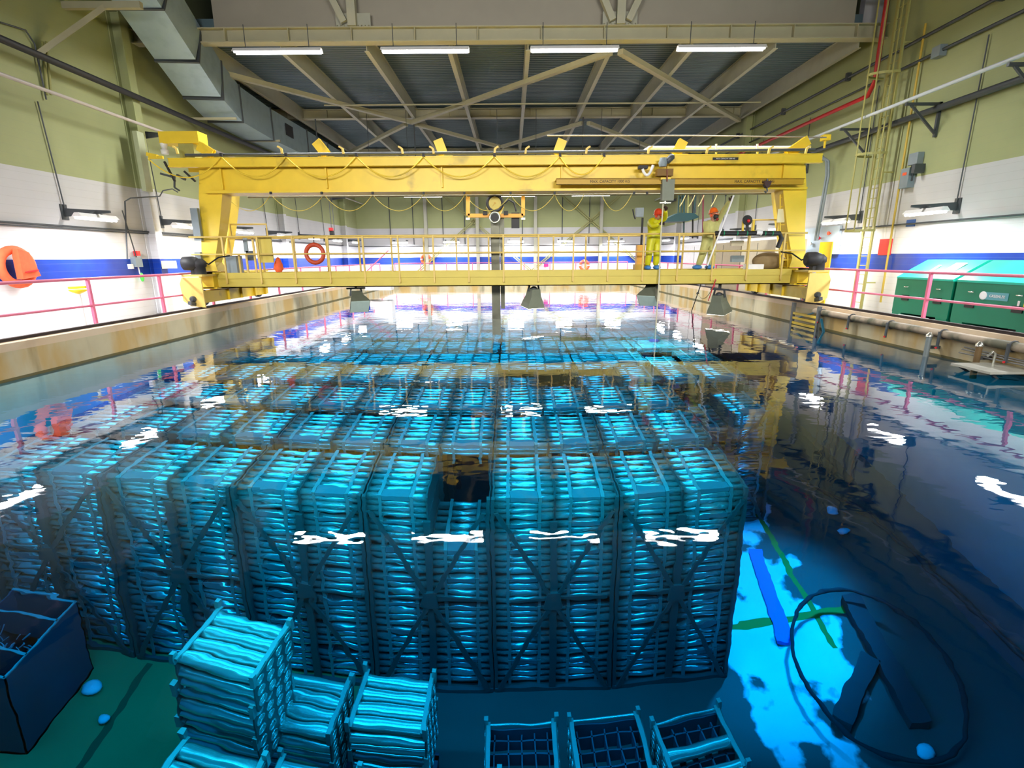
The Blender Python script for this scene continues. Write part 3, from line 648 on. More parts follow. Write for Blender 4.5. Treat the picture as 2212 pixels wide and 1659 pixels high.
# ================================================================ the gantry crane
YF = 16.3
G = thing('gantry_crane', 'yellow gantry crane with walkway bridging the pool', 'gantry crane', (0, 17.3, ZC+.11))
def g(nm, mb, mt=None, par=None): return bw(nm, mb, mt or YEL, par or G) if par is None else bw2(nm, mb, mt or YEL, par)
xl, xr = AY(363, 346, YF).x, AY(1777, 337, YF).x
zt, zl, zw, zb = 5.02, 4.77, 4.17, 4.05
m = MB(); m.box((xl, YF-.02, zt-.03), (xr, YF+1.0, zt)); m.box((xl, YF, zl+.03), (xr, YF+.05, zt-.03)); m.box((xl, YF-.05, zl-.01), (xr, YF+.12, zl+.03)); m.box((xl, YF+.95, zl), (xr, YF+1.0, zt-.03))
g('top_flange', m)
x0, x1 = AY(478, 380, YF+.3).x, AY(1707, 380, YF+.3).x
g('girder_web', MB().box((x0-.3, YF+.3, zw), (x1+.3, YF+.85, zl)))
g('bottom_flange', MB().box((x0-.5, YF+.16, zb), (x1+.5, YF+1.0, zb+.06)).box((x0-.3, YF+.3, zb+.06), (x1+.3, YF+.34, zw)).box((x0-.3, YF+.8, zb+.06), (x1+.3, YF+.85, zw)))
g('light_strip', MB().tube([(x0+.3, YF+1.2, zb-.0), (x1-.1, YF+1.2, zb-.0)], .04, 8), JOIST)
for x in (706, 955, 1213, 1440, 1690, 480): 
    a = AY(x, 380, YF+.28).x; g('stiffener', MB().box((a-.02, YF+.2, zw), (a+.02, YF+.3, zl)))
# legs : tapering boxes
def leg(px_t, px_b, wt, wb_, y):
    zt_, zb_ = zl, 1.72
    a = AY(px_t, 430, y).x; b = AY(px_b, 590, y).x
    slope = (b-a)/(1.6-3.9); xt = a+slope*(zt_-3.9); xb = b+slope*(zb_-1.6)
    m = MB(); v = []
    for (x, z, ww, dd) in ((xt, zt_, wt, .55), (a, 3.95, wt, .55), (a+slope*(3.0-3.9), 3.0, wt*.79, .5), (xb, 2.0, wb_, .42), (xb, zb_, wb_*1.25, .6)):
        v += [(x-ww/2, y, z), (x+ww/2, y, z), (x+ww/2, y+dd, z), (x-ww/2, y+dd, z)]
    f = [(0, 1, 2, 3), (16, 19, 18, 17)]
    for i in range(4):
        for k in range(4): f.append((i*4+k, (i+1)*4+k, (i+1)*4+(k+1) % 4, i*4+(k+1) % 4))
    m.add(v, f); g('leg', m)
    return a, xb
lL = leg(455, 452, .72, .42, YF+.35); lR = leg(1716, 1723, .72, .42, YF+.35)
leg(479, 476, .6, .42, YF+2.6); leg(1703, 1708, .6, .42, YF+2.6)
# rear girder, hidden mostly
g('rear_girder', MB().box((x0-.3, YF+2.65, zb+.5), (x1+.3, YF+3.1, zl+.15)))
# end trucks
for s, nm in ((-1, 'left'), (1, 'right')):
    xc = -9.42 if s < 0 else 9.06
    g('end_beam', MB().box((xc-.22, YF-.25, 1.22), (xc+.22, YF+3.3, 1.70)).box((xc-.30, YF-.25, 1.64), (xc+.30, YF+3.3, 1.70)).box((xc-.30, YF-.25, 1.20), (xc+.30, YF+3.3, 1.25)))
    w_ = MB().box((xc-.2, YF-.95, .82), (xc+.2, YF+3.3, 1.16))
    for y in (YF+.5, YF+1.3, YF+2.2, YF+3.0): w_.box((xc-.27, y-.02, .82), (xc+.27, y+.02, 1.16))
    g('wheel_truck', w_)
    for y in (YF-.55, YF+2.9): g('wheel', MB().lathe((xc-.08, y, ZC+.06+.24), (1, 0, 0), [(.22, 0), (.24, .03), (.24, .13), (.22, .16)], 20), DGREY)
    bz = MB(); bz.prism([(xc-.30, YF-1.0, .74), (xc+.12, YF-1.0, .70), (xc+.33, YF-1.0, .86), (xc+.36, YF-1.0, 1.40), (xc+.28, YF-1.0, 1.58), (xc-.28, YF-1.0, 1.58)] if s > 0 else [(xc+.30, YF-1.0, .70), (xc-.12, YF-1.0, .74), (xc-.33, YF-1.0, .90), (xc-.36, YF-1.0, 1.40), (xc-.28, YF-1.0, 1.58), (xc+.28, YF-1.0, 1.58)], (0, .05, 0))
    bp = g('buffer_plate', bz, mat('buffer_yellow', (.80, .58, .16), .5))
    g('buffer_bolt', MB().lathe((xc+s*.02, YF-1.0, .95), (0, -1, 0), [(.09, 0), (.09, .06), (.05, .1)], 14), DGREY, bp)
    g('motor_mount', MB().box((xc-.3, YF-.95, 1.60), (xc+.3, YF-.2, 1.66)), RAILY)
    mo = MB(); mo.lathe((xc-.32, YF-.75, 1.98), (1, 0, 0), [(.12, 0), (.2, .04), (.21, .3), (.17, .42), (.1, .46)], 18); mo.lathe((xc+.12, YF-.7, 1.66), (0, 0, 1), [(.17, 0), (.16, .2), (.2, .24), (.2, .36), (.1, .46)], 16); mo.box((xc-.1, YF-.8, 1.66), (xc+.05, YF-.6, 1.85))
    g('drive_motor', mo, BLK)
    g('motor_cable', MB().tube([(xc-s*.1, YF-.7, 2.1), (xc-s*.35, YF-.6, 1.95), (xc-s*.45, YF-.2, 2.15), (xc-s*.7, YF, 2.2)], .022, 6), BLK)
    g('rail_sweep', MB().bar((xc, YF-1.02, .80), (xc, YF-1.25, .86), .1, .1), DGREY)
# walkway
wx0, wx1 = AY(466, 620, YF).x, AY(1706, 612, YF).x
m = MB(); m.box((wx0, YF, 1.22), (wx1, YF+.03, 1.68)); m.box((wx0, YF-.03, 1.50), (wx1, YF+.0, 1.68)); m.box((wx0, YF, 1.22), (wx1, YF+.1, 1.25)); m.box((wx0, YF+1.25, 1.22), (wx1, YF+1.28, 1.68))
g('walkway_beam', m, YEL2)
g('walkway_deck', MB().box((wx0, YF+.03, 1.58), (wx1, YF+1.25, 1.64)), YEL2)
def rail_side(y, x_a, x_b, xs, nm):
    g('handrail', MB().tube([(x_a, y, 2.76), (x_b, y, 2.76)], .028, 8), RAILY)
    g('mid_rail', MB().tube([(x_a, y, 2.24), (x_b, y, 2.24)], .024, 8), RAILY)
    for x in xs:
        g('railing_post', MB().bar((x, y-.02, 1.34 if nm == 'f' else 1.64), (x, y-.02, 2.76), .05, .05).lathe((x, y-.05, 1.36 if nm == 'f' else 1.7), (0, -1, 0), [(.025, 0), (.025, .02)], 8), RAILY)
rail_side(YF-.01, wx0-.6, wx1+.35, [AY(486+75.2*k, 560, YF).x for k in range(17)], 'f')
rail_side(YF+1.24, wx0, wx1, [AY(500+69.5*k, 560, YF+1.24).x for k in range(18)], 'r')
# cabinets and gates at the left end
c = AY(498, 575, YF+.3); g('control_cabinet', MB().box((c.x-.2, YF+.3, 1.66), (c.x+.2, YF+.7, 2.2)), GREY)
c = AY(574, 550, YF+.2); g('yellow_panel', MB().box((c.x-.27, YF+.2, 1.98), (c.x+.22, YF+.25, 2.74)), YEL2)
for x in (517, 533, 551):
    c = AY(x, 560, YF+.25); g('grille_bar', MB().bar((c.x, YF+.25, 1.66), (c.x, YF+.25, 2.74 if x > 540 else 2.25), .05, .05), RAILY)
c = AY(530, 530, YF+.6); g('slim_panel', MB().box((c.x-.06, YF+.6, 2.3), (c.x+.06, YF+.65, 2.74)), GREY)
c = AY(541, 560, YF+.6); g('meter_box', MB().box((c.x-.12, YF+.6, 2.05), (c.x+.14, YF+.7, 2.35)), DGREY)
# raised yellow guard frames (left and right)
for (xa, xb_, yt) in ((497, 575, 485), (1626, 1680, 475)):
    a, b = AY(xa, yt, YF+1.2), AY(xb_, yt, YF+1.2); zz = a.z
    g('guard_frame', MB().tube([(a.x, YF+1.2, 2.76), (a.x, YF+1.2, zz), (b.x, YF+1.2, zz), (b.x, YF+1.2, 2.76)], .03, 8), RAILY)
# access ladder on the right leg
a = AY(1693, 420, YF+.5); b = AY(1700, 520, YF+.5)
for o in (-.12, .12): g('ladder_stile', MB().bar((a.x+o, YF+.5, a.z), (b.x+o, YF+.5, 1.7), .04, .05), YEL)
for k in range(8): 
    z = 1.95+k*.27; g('ladder_rung', MB().bar((b.x-.12+(a.x-b.x)*(k/8), YF+.5, z), (b.x+.12+(a.x-b.x)*(k/8), YF+.5, z), .03, .03), YEL)
g('document_pouch', MB().box((a.x-.14, YF+.46, 3.1), (a.x+.1, YF+.48, 3.5)), PAPER)
# things on top of the girder
g('top_conduit', MB().tube([(AY(400, 332, YF+.1).x, YF+.1, zt+.09), (xr-.2, YF+.1, zt+.12)], .045, 8), DGREY)
g('white_pipe', MB().tube([AY(1392, 326, YF+.5), AY(1402, 319, YF+.5), AY(1750, 319, YF+.5)], .05, 8), WHITE)
for x in (1547, 1636): g('pipe_post', MB().bar(AY(x, 332, YF+.45), AY(x, 311, YF+.45), .05, .05), WHITE)
for x, dx, yy in ((705, -22, 306), (958, -12, 302), (1203, 12, 302), (1460, 16, 304), (1700, 45, 303), (460, -30, 315)):
    a, b = AY(x, 334, YF+.4), AY(x+dx, yy, YF+.4); m = MB().ibeam(a, b, .28, .16, .03, (0, 1, 0)); m.box((a.x-.2, YF+.2, zt), (a.x+.3, YF+.7, zt+.05)); g('stay_beam', m)
for x in (384, 610, 742, 870, 937, 1068, 1135, 1266, 1400, 1526, 1660, 1740):
    a = AY(x, 332, YF+.02); s_ = -1 if x < 1000 else 1
    g('hook_bracket', MB().bar(a, a+Vector((s_*.02, 0, .14)), .06, .05).bar(a+Vector((s_*.02, 0, .14)), a+Vector((s_*.12, 0, .2)), .06, .05), mat('hook_yellow', (.85, .62, .16), .5))
hx = [320, 478, 618, 770, 915, 1068, 1210, 1305]
for i in range(len(hx)-1):
    a, b = AY(hx[i], 339 if i else 343, YF-.08), AY(hx[i+1], 337, YF-.08); g('festoon_cable', MB().tube(cat_curve(a, b, .56 if i < 6 else .5, 16), .018, 6), YEL)
for x in (478, 618, 770, 915, 1068, 1210, 1305): 
    a = AY(x, 337, YF-.08); g('festoon_hanger', MB().cbox(a+Vector((0, 0, .03)), (.07, .06, .1)), BLK)
hx = [486, 585, 700, 805, 915, 1005, 1103, 1198, 1262, 1283, 1300, 1365]
for i in range(len(hx)-1):
    a, b = AY(hx[i], 421, YF+1.12), AY(hx[i+1], 420, YF+1.12)
    if (b-a).length > .5: g('festoon_cable', MB().tube(cat_curve(a, b, .5, 14), .010, 6), YEL2)
for x in (585, 695, 805, 915, 1003, 1103, 1198, 1370, 1398): 
    a = AY(x, 417, YF+.14); g('festoon_hanger', MB().cbox(a, (.06, .06, .07)), BLK)
# left end arm, transformer shed on top
a, b = AY(350, 287, YF+.7), AY(438, 312, YF+.7)
g('cable_box', MB().box((a.x, YF+.5, b.z), (b.x, YF+1.0, a.z)))
g('box_support', MB().box((AY(388, 320, YF+.6).x, YF+.55, zt), (AY(420, 320, YF+.6).x, YF+.95, b.z)), OLIVE)
g('insulator', MB().lathe(AY(357, 333, YF+.6), (0, 0, 1), [(.1, 0), (.12, .12), (.07, .14), (.11, .3)], 12), WHITE)
m = MB(); p, q = AY(322, 340, YF), AY(352, 340, YF); m.bar(p, q, .08, .08); m.bar(AY(318, 333, YF), AY(340, 338, YF), .1, .1); g('outrigger_arm', m)
m = MB(); m.bar(AY(355, 349, YF), AY(378, 392, YF), .05, .05); m.bar(AY(398, 370, YF), AY(422, 392, YF), .05, .05); g('collector_strut', m, BLK)
m = MB(); m.bar(AY(347, 375, YF), AY(372, 382, YF), .06, .06); m.bar(AY(383, 378, YF), AY(400, 388, YF), .1, .06); m.bar(AY(377, 380, YF), AY(377, 405, YF), .04, .04); m.bar(AY(377, 405, YF), AY(388, 412, YF), .04, .04); g('collector_shoe', m, DGREY)
g('cable_duct', MB().bar(AY(420, 450, YF+.2), AY(430, 520, YF+.2), .22, .12).bar(AY(428, 545, YF+.2), AY(434, 580, YF+.2), .18, .12), GREY)
# hoist runway with lettering
p, q = AY(1202, 392, YF-.2), AY(1736, 392, YF-.2)
rw = g('hoist_runway', MB().ibeam(p, q, .16, .17, .015), ORG)
for x in (1318, 1630):
    c = AY(x, 392, YF-.22); o = text('capacity_lettering', 'MAX. CAPACITY 1000 KG', .105, (0, 0, 0), (math.pi/2, 0, 0), TXT, rw); o.location = (c.x, YF-.215, c.z)
g('runway_hanger', MB().box((p.x, YF-.2, p.z+.05), (p.x+.1, YF+.3, p.z+.09)).box((q.x-.1, YF-.2, q.z+.05), (q.x, YF+.3, q.z+.09)), ORG)
c = AY(1568, 342.5, YF-.04); cp_ = g('capacity_plate', MB().box((c.x-.38, YF-.02, c.z-.035), (c.x+.38, YF-.005, c.z+.035)), BLK)
o = text('plate_lettering', 'MAX. CAPACITY 2000 KG', .05, (c.x, YF-.022, c.z), (math.pi/2, 0, 0), TXTW, cp_)
# shadows marks
# ---------------------------------------------------------------- hoist
c = AY(1438, 350, YF-.3)
t = thing('electric_hoist', 'electric chain hoist with grey chain bucket hanging from the ochre runway', 'hoist', c, 0)
yb = YF-.25
bw('hoist_body', MB().box((AY(1418, 370, yb).x, yb-.12, AY(1418, 381, yb).z), (AY(1452, 370, yb).x, yb+.12, AY(1418, 366, yb).z)), mat('hoist_rust', (.20, .10, .01), .6), t)
m = MB(); a = AY(1430, 352, yb); m.lathe(a-Vector((.0, .1, .12)), (0, 0, 1), [(.1, 0), (.13, .1), (.09, .24)], 14); bw('gearbox', m, GREY, t)
m = MB(); a = AY(1440, 350, yb-.1); b = AY(1452, 338, yb-.1); m.lathe(a, b-a, [(.07, 0), (.09, .02), (.09, .22), (.05, .26)], 16); bw('motor', m, DGREY, t)
bw('trolley', MB().box((AY(1436, 384, YF-.2).x-.15, YF-.32, 4.28), (AY(1436, 384, YF-.2).x+.15, YF-.08, 4.34)), YEL, t)
m = MB(); a, b = AY(1429, 388, yb), AY(1453, 434, yb); m.prism([(a.x, yb-.1, a.z), (b.x, yb-.1, a.z), (b.x, yb-.1, b.z), ((a.x+.03), yb-.1, b.z)], (0, .2, 0)); bw('chain_bucket', m, mat('bucket_grey', (.20, .22, .17), .6), t)
bw('chain', MB().tube([AY(1441, 366, yb-.13), AY(1441, 392, yb-.13)], .02, 6), mat('chain_rust', (.25, .08, .05), .5), t)
bw('load_hook', MB().tube([AY(1437, 434, yb), AY(1437, 440, yb)], .03, 8).bar(AY(1425, 438, yb), AY(1449, 438, yb), .05, .04), STEEL, t)
bw('hose_loop', MB().tube(cat_curve(AY(1388, 365, yb), AY(1411, 357, yb), .22, 10), .04, 8), WHITE, t)
bw('cable_box', MB().box((AY(1381, 360, yb).x, yb, AY(1381, 364, yb).z), (AY(1400, 360, yb).x, yb+.2, AY(1381, 357, yb).z)), BLK, t)
c = AY(1657, 397, YF-.3); t = thing('hook_block', 'dark lifting hook block hanging below the runway at its right end', 'hook block', c)
m = MB(); m.prism([(-.12, -.08, .07), (.10, -.08, .07), (.07, -.08, -.05), (.02, -.08, -.12), (-.02, -.08, -.12), (-.08, -.08, -.05)], (0, .16, 0)); m.build('block', mat('hook_block', (.05, .02, .02), .5), t); MB().tube([(0, 0, -.1), (.03, 0, -.2), (-.01, 0, -.25), (-.05, 0, -.2)], .022, 8).build('hook', DGREY, t)
MB().tube([(0, 0, .05), (0, 0, .14)], .02, 6).build('shackle', DGREY, t)
line_thing('overhead_cable', 'thin dark conductor pipe slung above the girder to the right wall rail', 'pipe', [AY(1182, 293, YF+.8), AY(1500, 293, YF+.8), AY(1785, 297, YF+.8)], .02, mat('conductor_dull', (.22, .20, .17), .5))
t = thing('pendant_trolley', 'small yellow pendant trolley on the right wall rail', 'trolley', AX(1783, 300, 11.05)); m = MB(); m.box((-.12, -.12, -.06), (.12, .12, .12)); m.bar((0, 0, -.06), (.0, 0, -.3), .05, .05); m.build('frame', YEL, t); MB().lathe((-.06, 0, .05), (0, 1, 0), [(.07, -.03), (.07, .03)], 12).build('wheel', DGREY, t)
# ---------------------------------------------------------------- inspection mast with gauge
YM = 17.85
c = AY(1072, 560, YM)
t = thing('inspection_mast', 'dark vertical mast with round yellow gauge standing down into the water', 'mast', (c.x, YM, 0))
bw('mast_tube', MB().box((c.x-.17, YM, -3.4), (c.x+.12, YM+.28, AY(1072, 470, YM).z)).box((c.x-.15, YM-.01, -3.3), (c.x-.11, YM, 3.2)), MASTM, t)
bw('side_channel', MB().box((c.x+.14, YM+.05, .35), (c.x+.28, YM+.2, AY(1072, 470, YM).z)), MASTM, t)
ga = AY(1069, 439, YM-.3)
bw('gauge_housing', MB().lathe(ga+Vector((0, .02, 0)), (0, 1, 0), [(.28, 0), (.28, .25)], 24).prism([ga+Vector((-.3, .05, -.1)), ga+Vector((.3, .05, -.1)), ga+Vector((.12, .05, -.48)), ga+Vector((-.12, .05, -.48))], (0, .2, 0)), YEL, t)
r_ = bw('gauge_ring', MB().lathe(ga, (0, -1, 0), [(.20, 0), (.29, .0), (.29, .08), (.22, .09), (.20, .03)], 28, cap=False), BLK, t)
d_ = bw('gauge_dial', MB().lathe(ga, (0, -1, 0), [(.21, 0), (.21, .03)], 28), YEL2, t)
bw('gauge_hub', MB().lathe(ga+Vector((0, -.03, 0)), (0, -1, 0), [(.03, 0), (.03, .03)], 12).bar(ga+Vector((0, -.045, 0)), ga+Vector((-.08, -.045, -.1)), .02, .015), ORG, t)
gb = AY(1069, 470, YM-.3); bw('camera_lens', MB().lathe(gb, (0, -1, 0), [(.11, 0), (.17, 0), (.19, .12), (.15, .14), (.12, .04)], 24), STEEL, t); bw('lens_glass', MB().lathe(gb, (0, -1, 0), [(.13, 0), (.13, .06)], 20), BLK, t)
a, b, c2, d2 = AY(1011, 421, YM-.15), AY(1011, 466, YM-.15), AY(1130, 466, YM-.15), AY(1130, 421, YM-.15)
bw('cradle_frame', MB().bar(a, b, .12, .12).bar(b, c2, .12, .12).bar(c2, d2, .12, .12), ORGF, t)
for q in (b, c2): bw('frame_foot', MB().cbox(q+Vector((0, -.05, -.1)), (.12, .1, .06)), STEEL, t)
for x in (1048, 1093): bw('clamp', MB().cbox(AY(x, 460, YM-.25), (.14, .12, .12)), BLK, t)
p = AY(1113, 484, YM+.1); bw('battery_box', MB().box((p.x-.13, YM, AY(1, 500, YM).z), (p.x+.14, YM+.25, AY(1, 467, YM).z)), BLK, t)
bw('mast_cable', MB().tube([ga+Vector((.3, .1, 0)), ga+Vector((.45, .1, .12)), ga+Vector((.62, .1, .02)), ga+Vector((.7, .1, -.25))], .03, 8), BLK, t)
# ---------------------------------------------------------------- floodlights under the walkway
def flood(c, rz, tilt, lab, lit=True):
    t = thing('floodlight', lab, 'floodlight', c, rz, 'floodlights under the walkway')
    R = Matrix.Rotation(tilt, 3, 'X')
    def tr(m): m.v = [tuple(R @ Vector(v)) for v in m.v]; return m
    m = MB(); v = []
    for (z, a, b) in ((.10, .15, .15), (-.12, .18, .18), (-.34, .27, .22), (-.50, .31, .25)):
        v += [(-a, -b, z), (a, -b, z), (a, b, z), (-a, b, z)]
    f = [(0, 1, 2, 3)]+[(i*4+k, (i+1)*4+k, (i+1)*4+(k+1) % 4, i*4+(k+1) % 4) for i in range(3) for k in range(4)]; m.add(v, f)
    tr(m).build('housing', mat('flood_grey', (.20, .22, .16), .5, .2), t)
    tr(MB().box((-.295, -.235, -.51), (.295, .235, -.485))).build('lens', LENS if lit else mat('pale_lens', (.6, .75, .7), .3), t)
    zz = 1.59-c.z
    MB().bar((-.2, 0, .02), (-.16, 0, .24), .04, .06).bar((.2, 0, .02), (.16, 0, .24), .04, .06).bar((-.3, 0, .26), (.3, 0, .26), .08, .05).bar((0, 0, .26), (0, 0, zz), .07, .07).build('yoke', DGREY, t)
    tr(MB().lathe((0, 0, .05), (0, 0, 1), [(.12, 0), (.1, .08), (.05, .12)], 12)).build('rear_cap', DGREY, t)
    return t
flood(AY(770, 640, YF+.7), .5, -.9, 'grey floodlight hanging under the walkway at left with its back towards us', False)
flood(AY(1153, 630, YF+.5), .5, .15, 'lit floodlight hanging under the walkway right of the mast')
flood(AY(1408, 625, YF+.6), -.6, -.8, 'floodlight half hidden under the walkway below the left worker', False)
flood(AY(1553, 643, YF+.3), -.9, .2, 'floodlight on a bracket under the walkway near the right curb')
# ---------------------------------------------------------------- items on the walkway right end
t = thing('suction_hose', 'thick black hose with green bands lying along the walkway handrail', 'hose', AY(1620, 504, YF-.06))
bw('hose', MB().tube([AY(1545, 504, YF-.06), AY(1640, 504, YF-.06), AY(1684, 504, YF-.06), AY(1688, 515, YF-.06), AY(1680, 535, YF-.06)], .07, 12), BLK, t)
for x in (1563, 1592, 1613, 1652, 1668): bw('band', MB().tube([AY(x-1.2, 504, YF-.06), AY(x+1.2, 504, YF-.06)], .076, 12), mat('hose_green', (.01, .22, .10), .4), t)
bw('coupling', MB().tube([AY(1633, 502, YF-.06), AY(1645, 503, YF-.06)], .085, 12), WHITE, t)
t = thing('black_valve_stand', 'black and red valve on yellow stand at the right of the walkway', 'valve', AY(1615, 490, YF+.5))
bw('stem', MB().bar(AY(1614, 502, YF+.5), AY(1614, 478, YF+.5), .07, .07), BLK, t); bw('handwheel', MB().lathe(AY(1614, 476, YF+.45), (0, -1, .2), [(.14, 0), (.16, .02), (.14, .04), (.11, .02)], 16), BLK, t); bw('knob', MB().ell(AY(1617, 477, YF+.4), (.05, .05, .05)), SIGNR, t)
bw('stand', MB().bar(AY(1604, 500, YF+.5), AY(1605, 478, YF+.5), .05, .05).bar(AY(1626, 502, YF+.5), AY(1628, 476, YF+.5), .06, .06), YEL, t); bw('knob', MB().ell(AY(1627, 502, YF+.2), (.07, .07, .07)), SIGNY, t)
c = AY(1382, 562, YF+.9)
t = thing('tool_pedestal', 'grey instrument head on black pole with amber base on the walkway', 'instrument stand', (c.x, YF+.9, 1.64))
bw('base_box', MB().box((c.x-.13, YF+.78, 1.64+.2), (c.x+.13, YF+1.0, 2.45)), mat('amber_plastic', (.70, .33, .0), .4), t); bw('plinth', MB().box((c.x-.18, YF+.75, 1.64), (c.x+.18, YF+1.05, 1.84)), ORG, t)
bw('pole', MB().tube([(c.x+.02, YF+.9, 2.45), (c.x+.02, YF+.9, 3.3)], .035, 10), BLK, t); h_ = AY(1380, 459, YF+.9); bw('head_box', MB().box((h_.x-.1, YF+.82, h_.z-.14), (h_.x+.14, YF+1.0, h_.z+.14)), GREY, t); bw('side_handle', MB().tube(cat_curve(h_+Vector((-.2, 0, .1)), h_+Vector((-.1, 0, -.2)), .05, 6), .02, 6), BLK, t)
c = AY(1467, 470, YF+2.2)
t = thing('teal_tray', 'teal tray platform hanging behind the left worker', 'tray', c)
m = MB(); m.prism([(-.68, -.3, -.12), (-.1, -.3, .14), (.42, -.3, .12), (.56, -.3, .02), (.56, -.3, -.03), (.2, -.3, -.14), (-.68, -.3, -.16)], (0, .6, 0)); m.build('tray_body', TEAL, t)
for x in (-.05, .05, .5): MB().tube([(x, 0, .1), (x, 0, .75)], .02, 6).build('hanger', TEAL, t)
for i, (x, mt) in enumerate(((1478, TEAL), (1487, OLIVE), (1497, BLK), (1503, DGREY), (1519, mat('maroon_hose', (.16, .02, .04), .5)), (1540, DGREY))):
    line_thing('hanging_hose', ['teal', 'olive', 'black', 'dark grey', 'maroon', 'short dark'][i]+' hose hanging behind the workers from the rear girder', 'hose', [AY(x, 418, YF+2.4), AY(x-1, 460 if i in (1, 3, 5) else 515, YF+2.4)], .03, mt)
for i, x in enumerate((1477, 1497, 1517, 1545)):
    a = AY(x+6, 418, YF+1.9); line_thing('rope_tail', 'short pale rope tail hanging under the girder between the workers, %s from left' % ORD[i], 'rope', [a, a+Vector((-.1, 0, -.25)), a+Vector((-.2, 0, -.42))], .02, ROPE)
for i, (x, y0, y1, mt) in enumerate(((1592, 520, 531, CREAM), (1593, 552, 566, GREY), (1679, 558, 577, GREY))):
    a, b = AY(x-6, y0, YF+1.1), AY(x+6, y1, YF+1.1); tag(MB().box((a.x-.1, YF+1.05, b.z), (b.x+.1, YF+1.2, a.z)).build('equipment_box', mt), ['small taupe box on the walkway rear railing', 'small grey meter box with dark rims on the walkway railing', 'grey labelled box at the right end of the walkway'][i], 'box')
c = AY(1628, 569, YF+.9); tag(MB().box((c.x-.25, YF+.7, 1.64), (c.x+.25, YF+1.1, 1.82)).build('white_tote', WHITE), 'white tote standing on the walkway deck at right', 'tote')
c = AY(1660, 568, YF+.9); tag(MB().ell((c.x, YF+.9, 1.92), (.55, .25, .28), 18, 10).build('brown_sack', mat('brown_sack', (.28, .20, .10), .9, 0, .2, 8, .5)), 'large brown sack lying on the walkway by the right leg', 'sack')
c = AY(601, 576, YF+.5)
t = thing('orange_bag', 'orange throw bag standing on the walkway left of the red life ring', 'bag', (c.x, YF+.5, 1.64))
m = MB(); m.lathe((c.x, YF+.5, 1.68), (.05, 0, 1), [(.08, 0), (.15, .1), (.13, .25), (.06, .42), (.03, .46)], 14); bw('bag_body', m, ORANGE2, t); bw('cap', MB().lathe((c.x-.01, YF+.5, 1.64), (0, 0, 1), [(.05, 0), (.05, .06)], 10), BLK, t)
c = AY(720, 505, YF+2.3)
t = thing('pendant_box', 'black and red pendant control hanging on thin cables left of the mast', 'pendant control', c); MB().box((-.1, -.08, -.18), (.02, .08, .1)).build('housing', BLK, t); MB().box((-.12, -.08, .08), (0, .06, .2)).build('cap', SIGNR, t)
MB().tube([(-.05, 0, .2), (-.05, 0, 1.35)], .012, 6).build('cable', DGREY, t); MB().tube([(.05, 0, .1), (.05, 0, 1.35)], .012, 6).build('cable', DGREY, t)
# ---------------------------------------------------------------- right curb fittings
line_thing('curb_pipe', 'dirty pipe clamped along the right pool curb', 'pipe', [(8.9, 2, .50), (8.9, 15.0, .50)], .085, mat('curb_pipe', (.42, .34, .26), .6, 0, .25, 3, 0, 0, (.12, .12, .08), (.5, .62), 1.5))
for i, y in enumerate((7.4, 8.9, 10.4, 11.9, 13.3, 14.6)):
    t = thing('pipe_clamp', 'dark clamp strap on the right curb pipe, %s from the near end' % ORD[i], 'clamp', (8.9, y, .50), 0, 'clamps on the curb pipe')
    MB().tube([(.096*math.cos(a), 0, .096*math.sin(a)) for a in [math.pi*k/8 for k in range(2, 15)]], .014, 6).build('strap', DGREY, t); MB().box((-.11, -.025, -.3), (-.08, .025, .05)).build('hanger', DGREY, t); MB().lathe((-.11, 0, -.28), (-1, 0, 0), [(.02, 0), (.02, .02)], 8).build('bolt', SIGNR, t)
for k in range(3): line_thing('curb_cable', 'grey cable sagging under the curb pipe, %s from the top' % ORD[k], 'cable', [(8.92-.04*k, 1.5+j*1.4, .30-.05*k-.03*math.sin(j*1.7+k)) for j in range(7)], .014, mat('cable_grey', (.2, .2, .2), .6))
for i, (px, py, bot) in enumerate(((2018, 740, -2.8), (2100, 800, -1.0))):
    p = AZ(px, py, 0); p.x = 8.75
    t = thing('pool_post', ['grey steel post standing in the water by the right curb', 'rusty fitting post by the right curb near the wash table'][i], 'post', (8.72, AX(px, 700, 8.8).y if i == 0 else 9.4, 0))
    yy = t.location.y
    bw('post', MB().tube([(8.75, yy, bot), (8.75, yy, .42)], .05, 12), (mat('post_grey', (.22, .26, .27), .5, .3), mat('post_rust', (.16, .10, .04), .7))[i], t); bw('cap', MB().lathe((8.75, yy, .42), (0, 0, 1), [(.065, 0), (.065, .04), (.02, .09)], 12), STEEL, t); bw('bracket', MB().bar((8.75, yy, .2), (9.0, yy, .2), .06, .06), DGREY, t)
yy = 15.3
t = thing('pool_ladder', 'short ladder bracket with yellow bars in the water under the right truck', 'ladder', (8.75, yy, 0))
for k, o in enumerate((-.3, .38)): bw('stile', MB().bar((8.85, yy+o*2, -1.6), (8.85, yy+o*2, .66), .09, .09), mat('ladder_grey', (.13, .14, .14), .5), t)
for z in (.34, .2, .05): bw('yellow_bar', MB().bar((8.84, yy-.55, z), (8.84, yy+.7, z), .05, .07), YEL, t)
bw('diagonal', MB().bar((8.85, yy-.5, .5), (8.85, yy+.5, .2), .04, .04).bar((8.75, yy-.9, .35), (8.8, yy-1.2, -.3), .06, .03), mat('blue_strap', (.01, .12, .2), .5), t)
yy = 8.9
t = thing('wash_table', 'small steel wash table bracketed over the water at the right photo edge', 'table', (8.6, yy, .1))
bw('table_top', MB().box((8.15, yy-.45, .10), (8.98, yy+.35, .14)), mat('table_pale', (.45, .45, .40), .4), t); bw('leg', MB().bar((8.25, yy-.35, .10), (8.9, yy-.2, -.35), .05, .04), DGREY, t); bw('leg', MB().bar((8.25, yy+.3, .10), (8.9, yy+.1, -.35), .05, .04), DGREY, t)
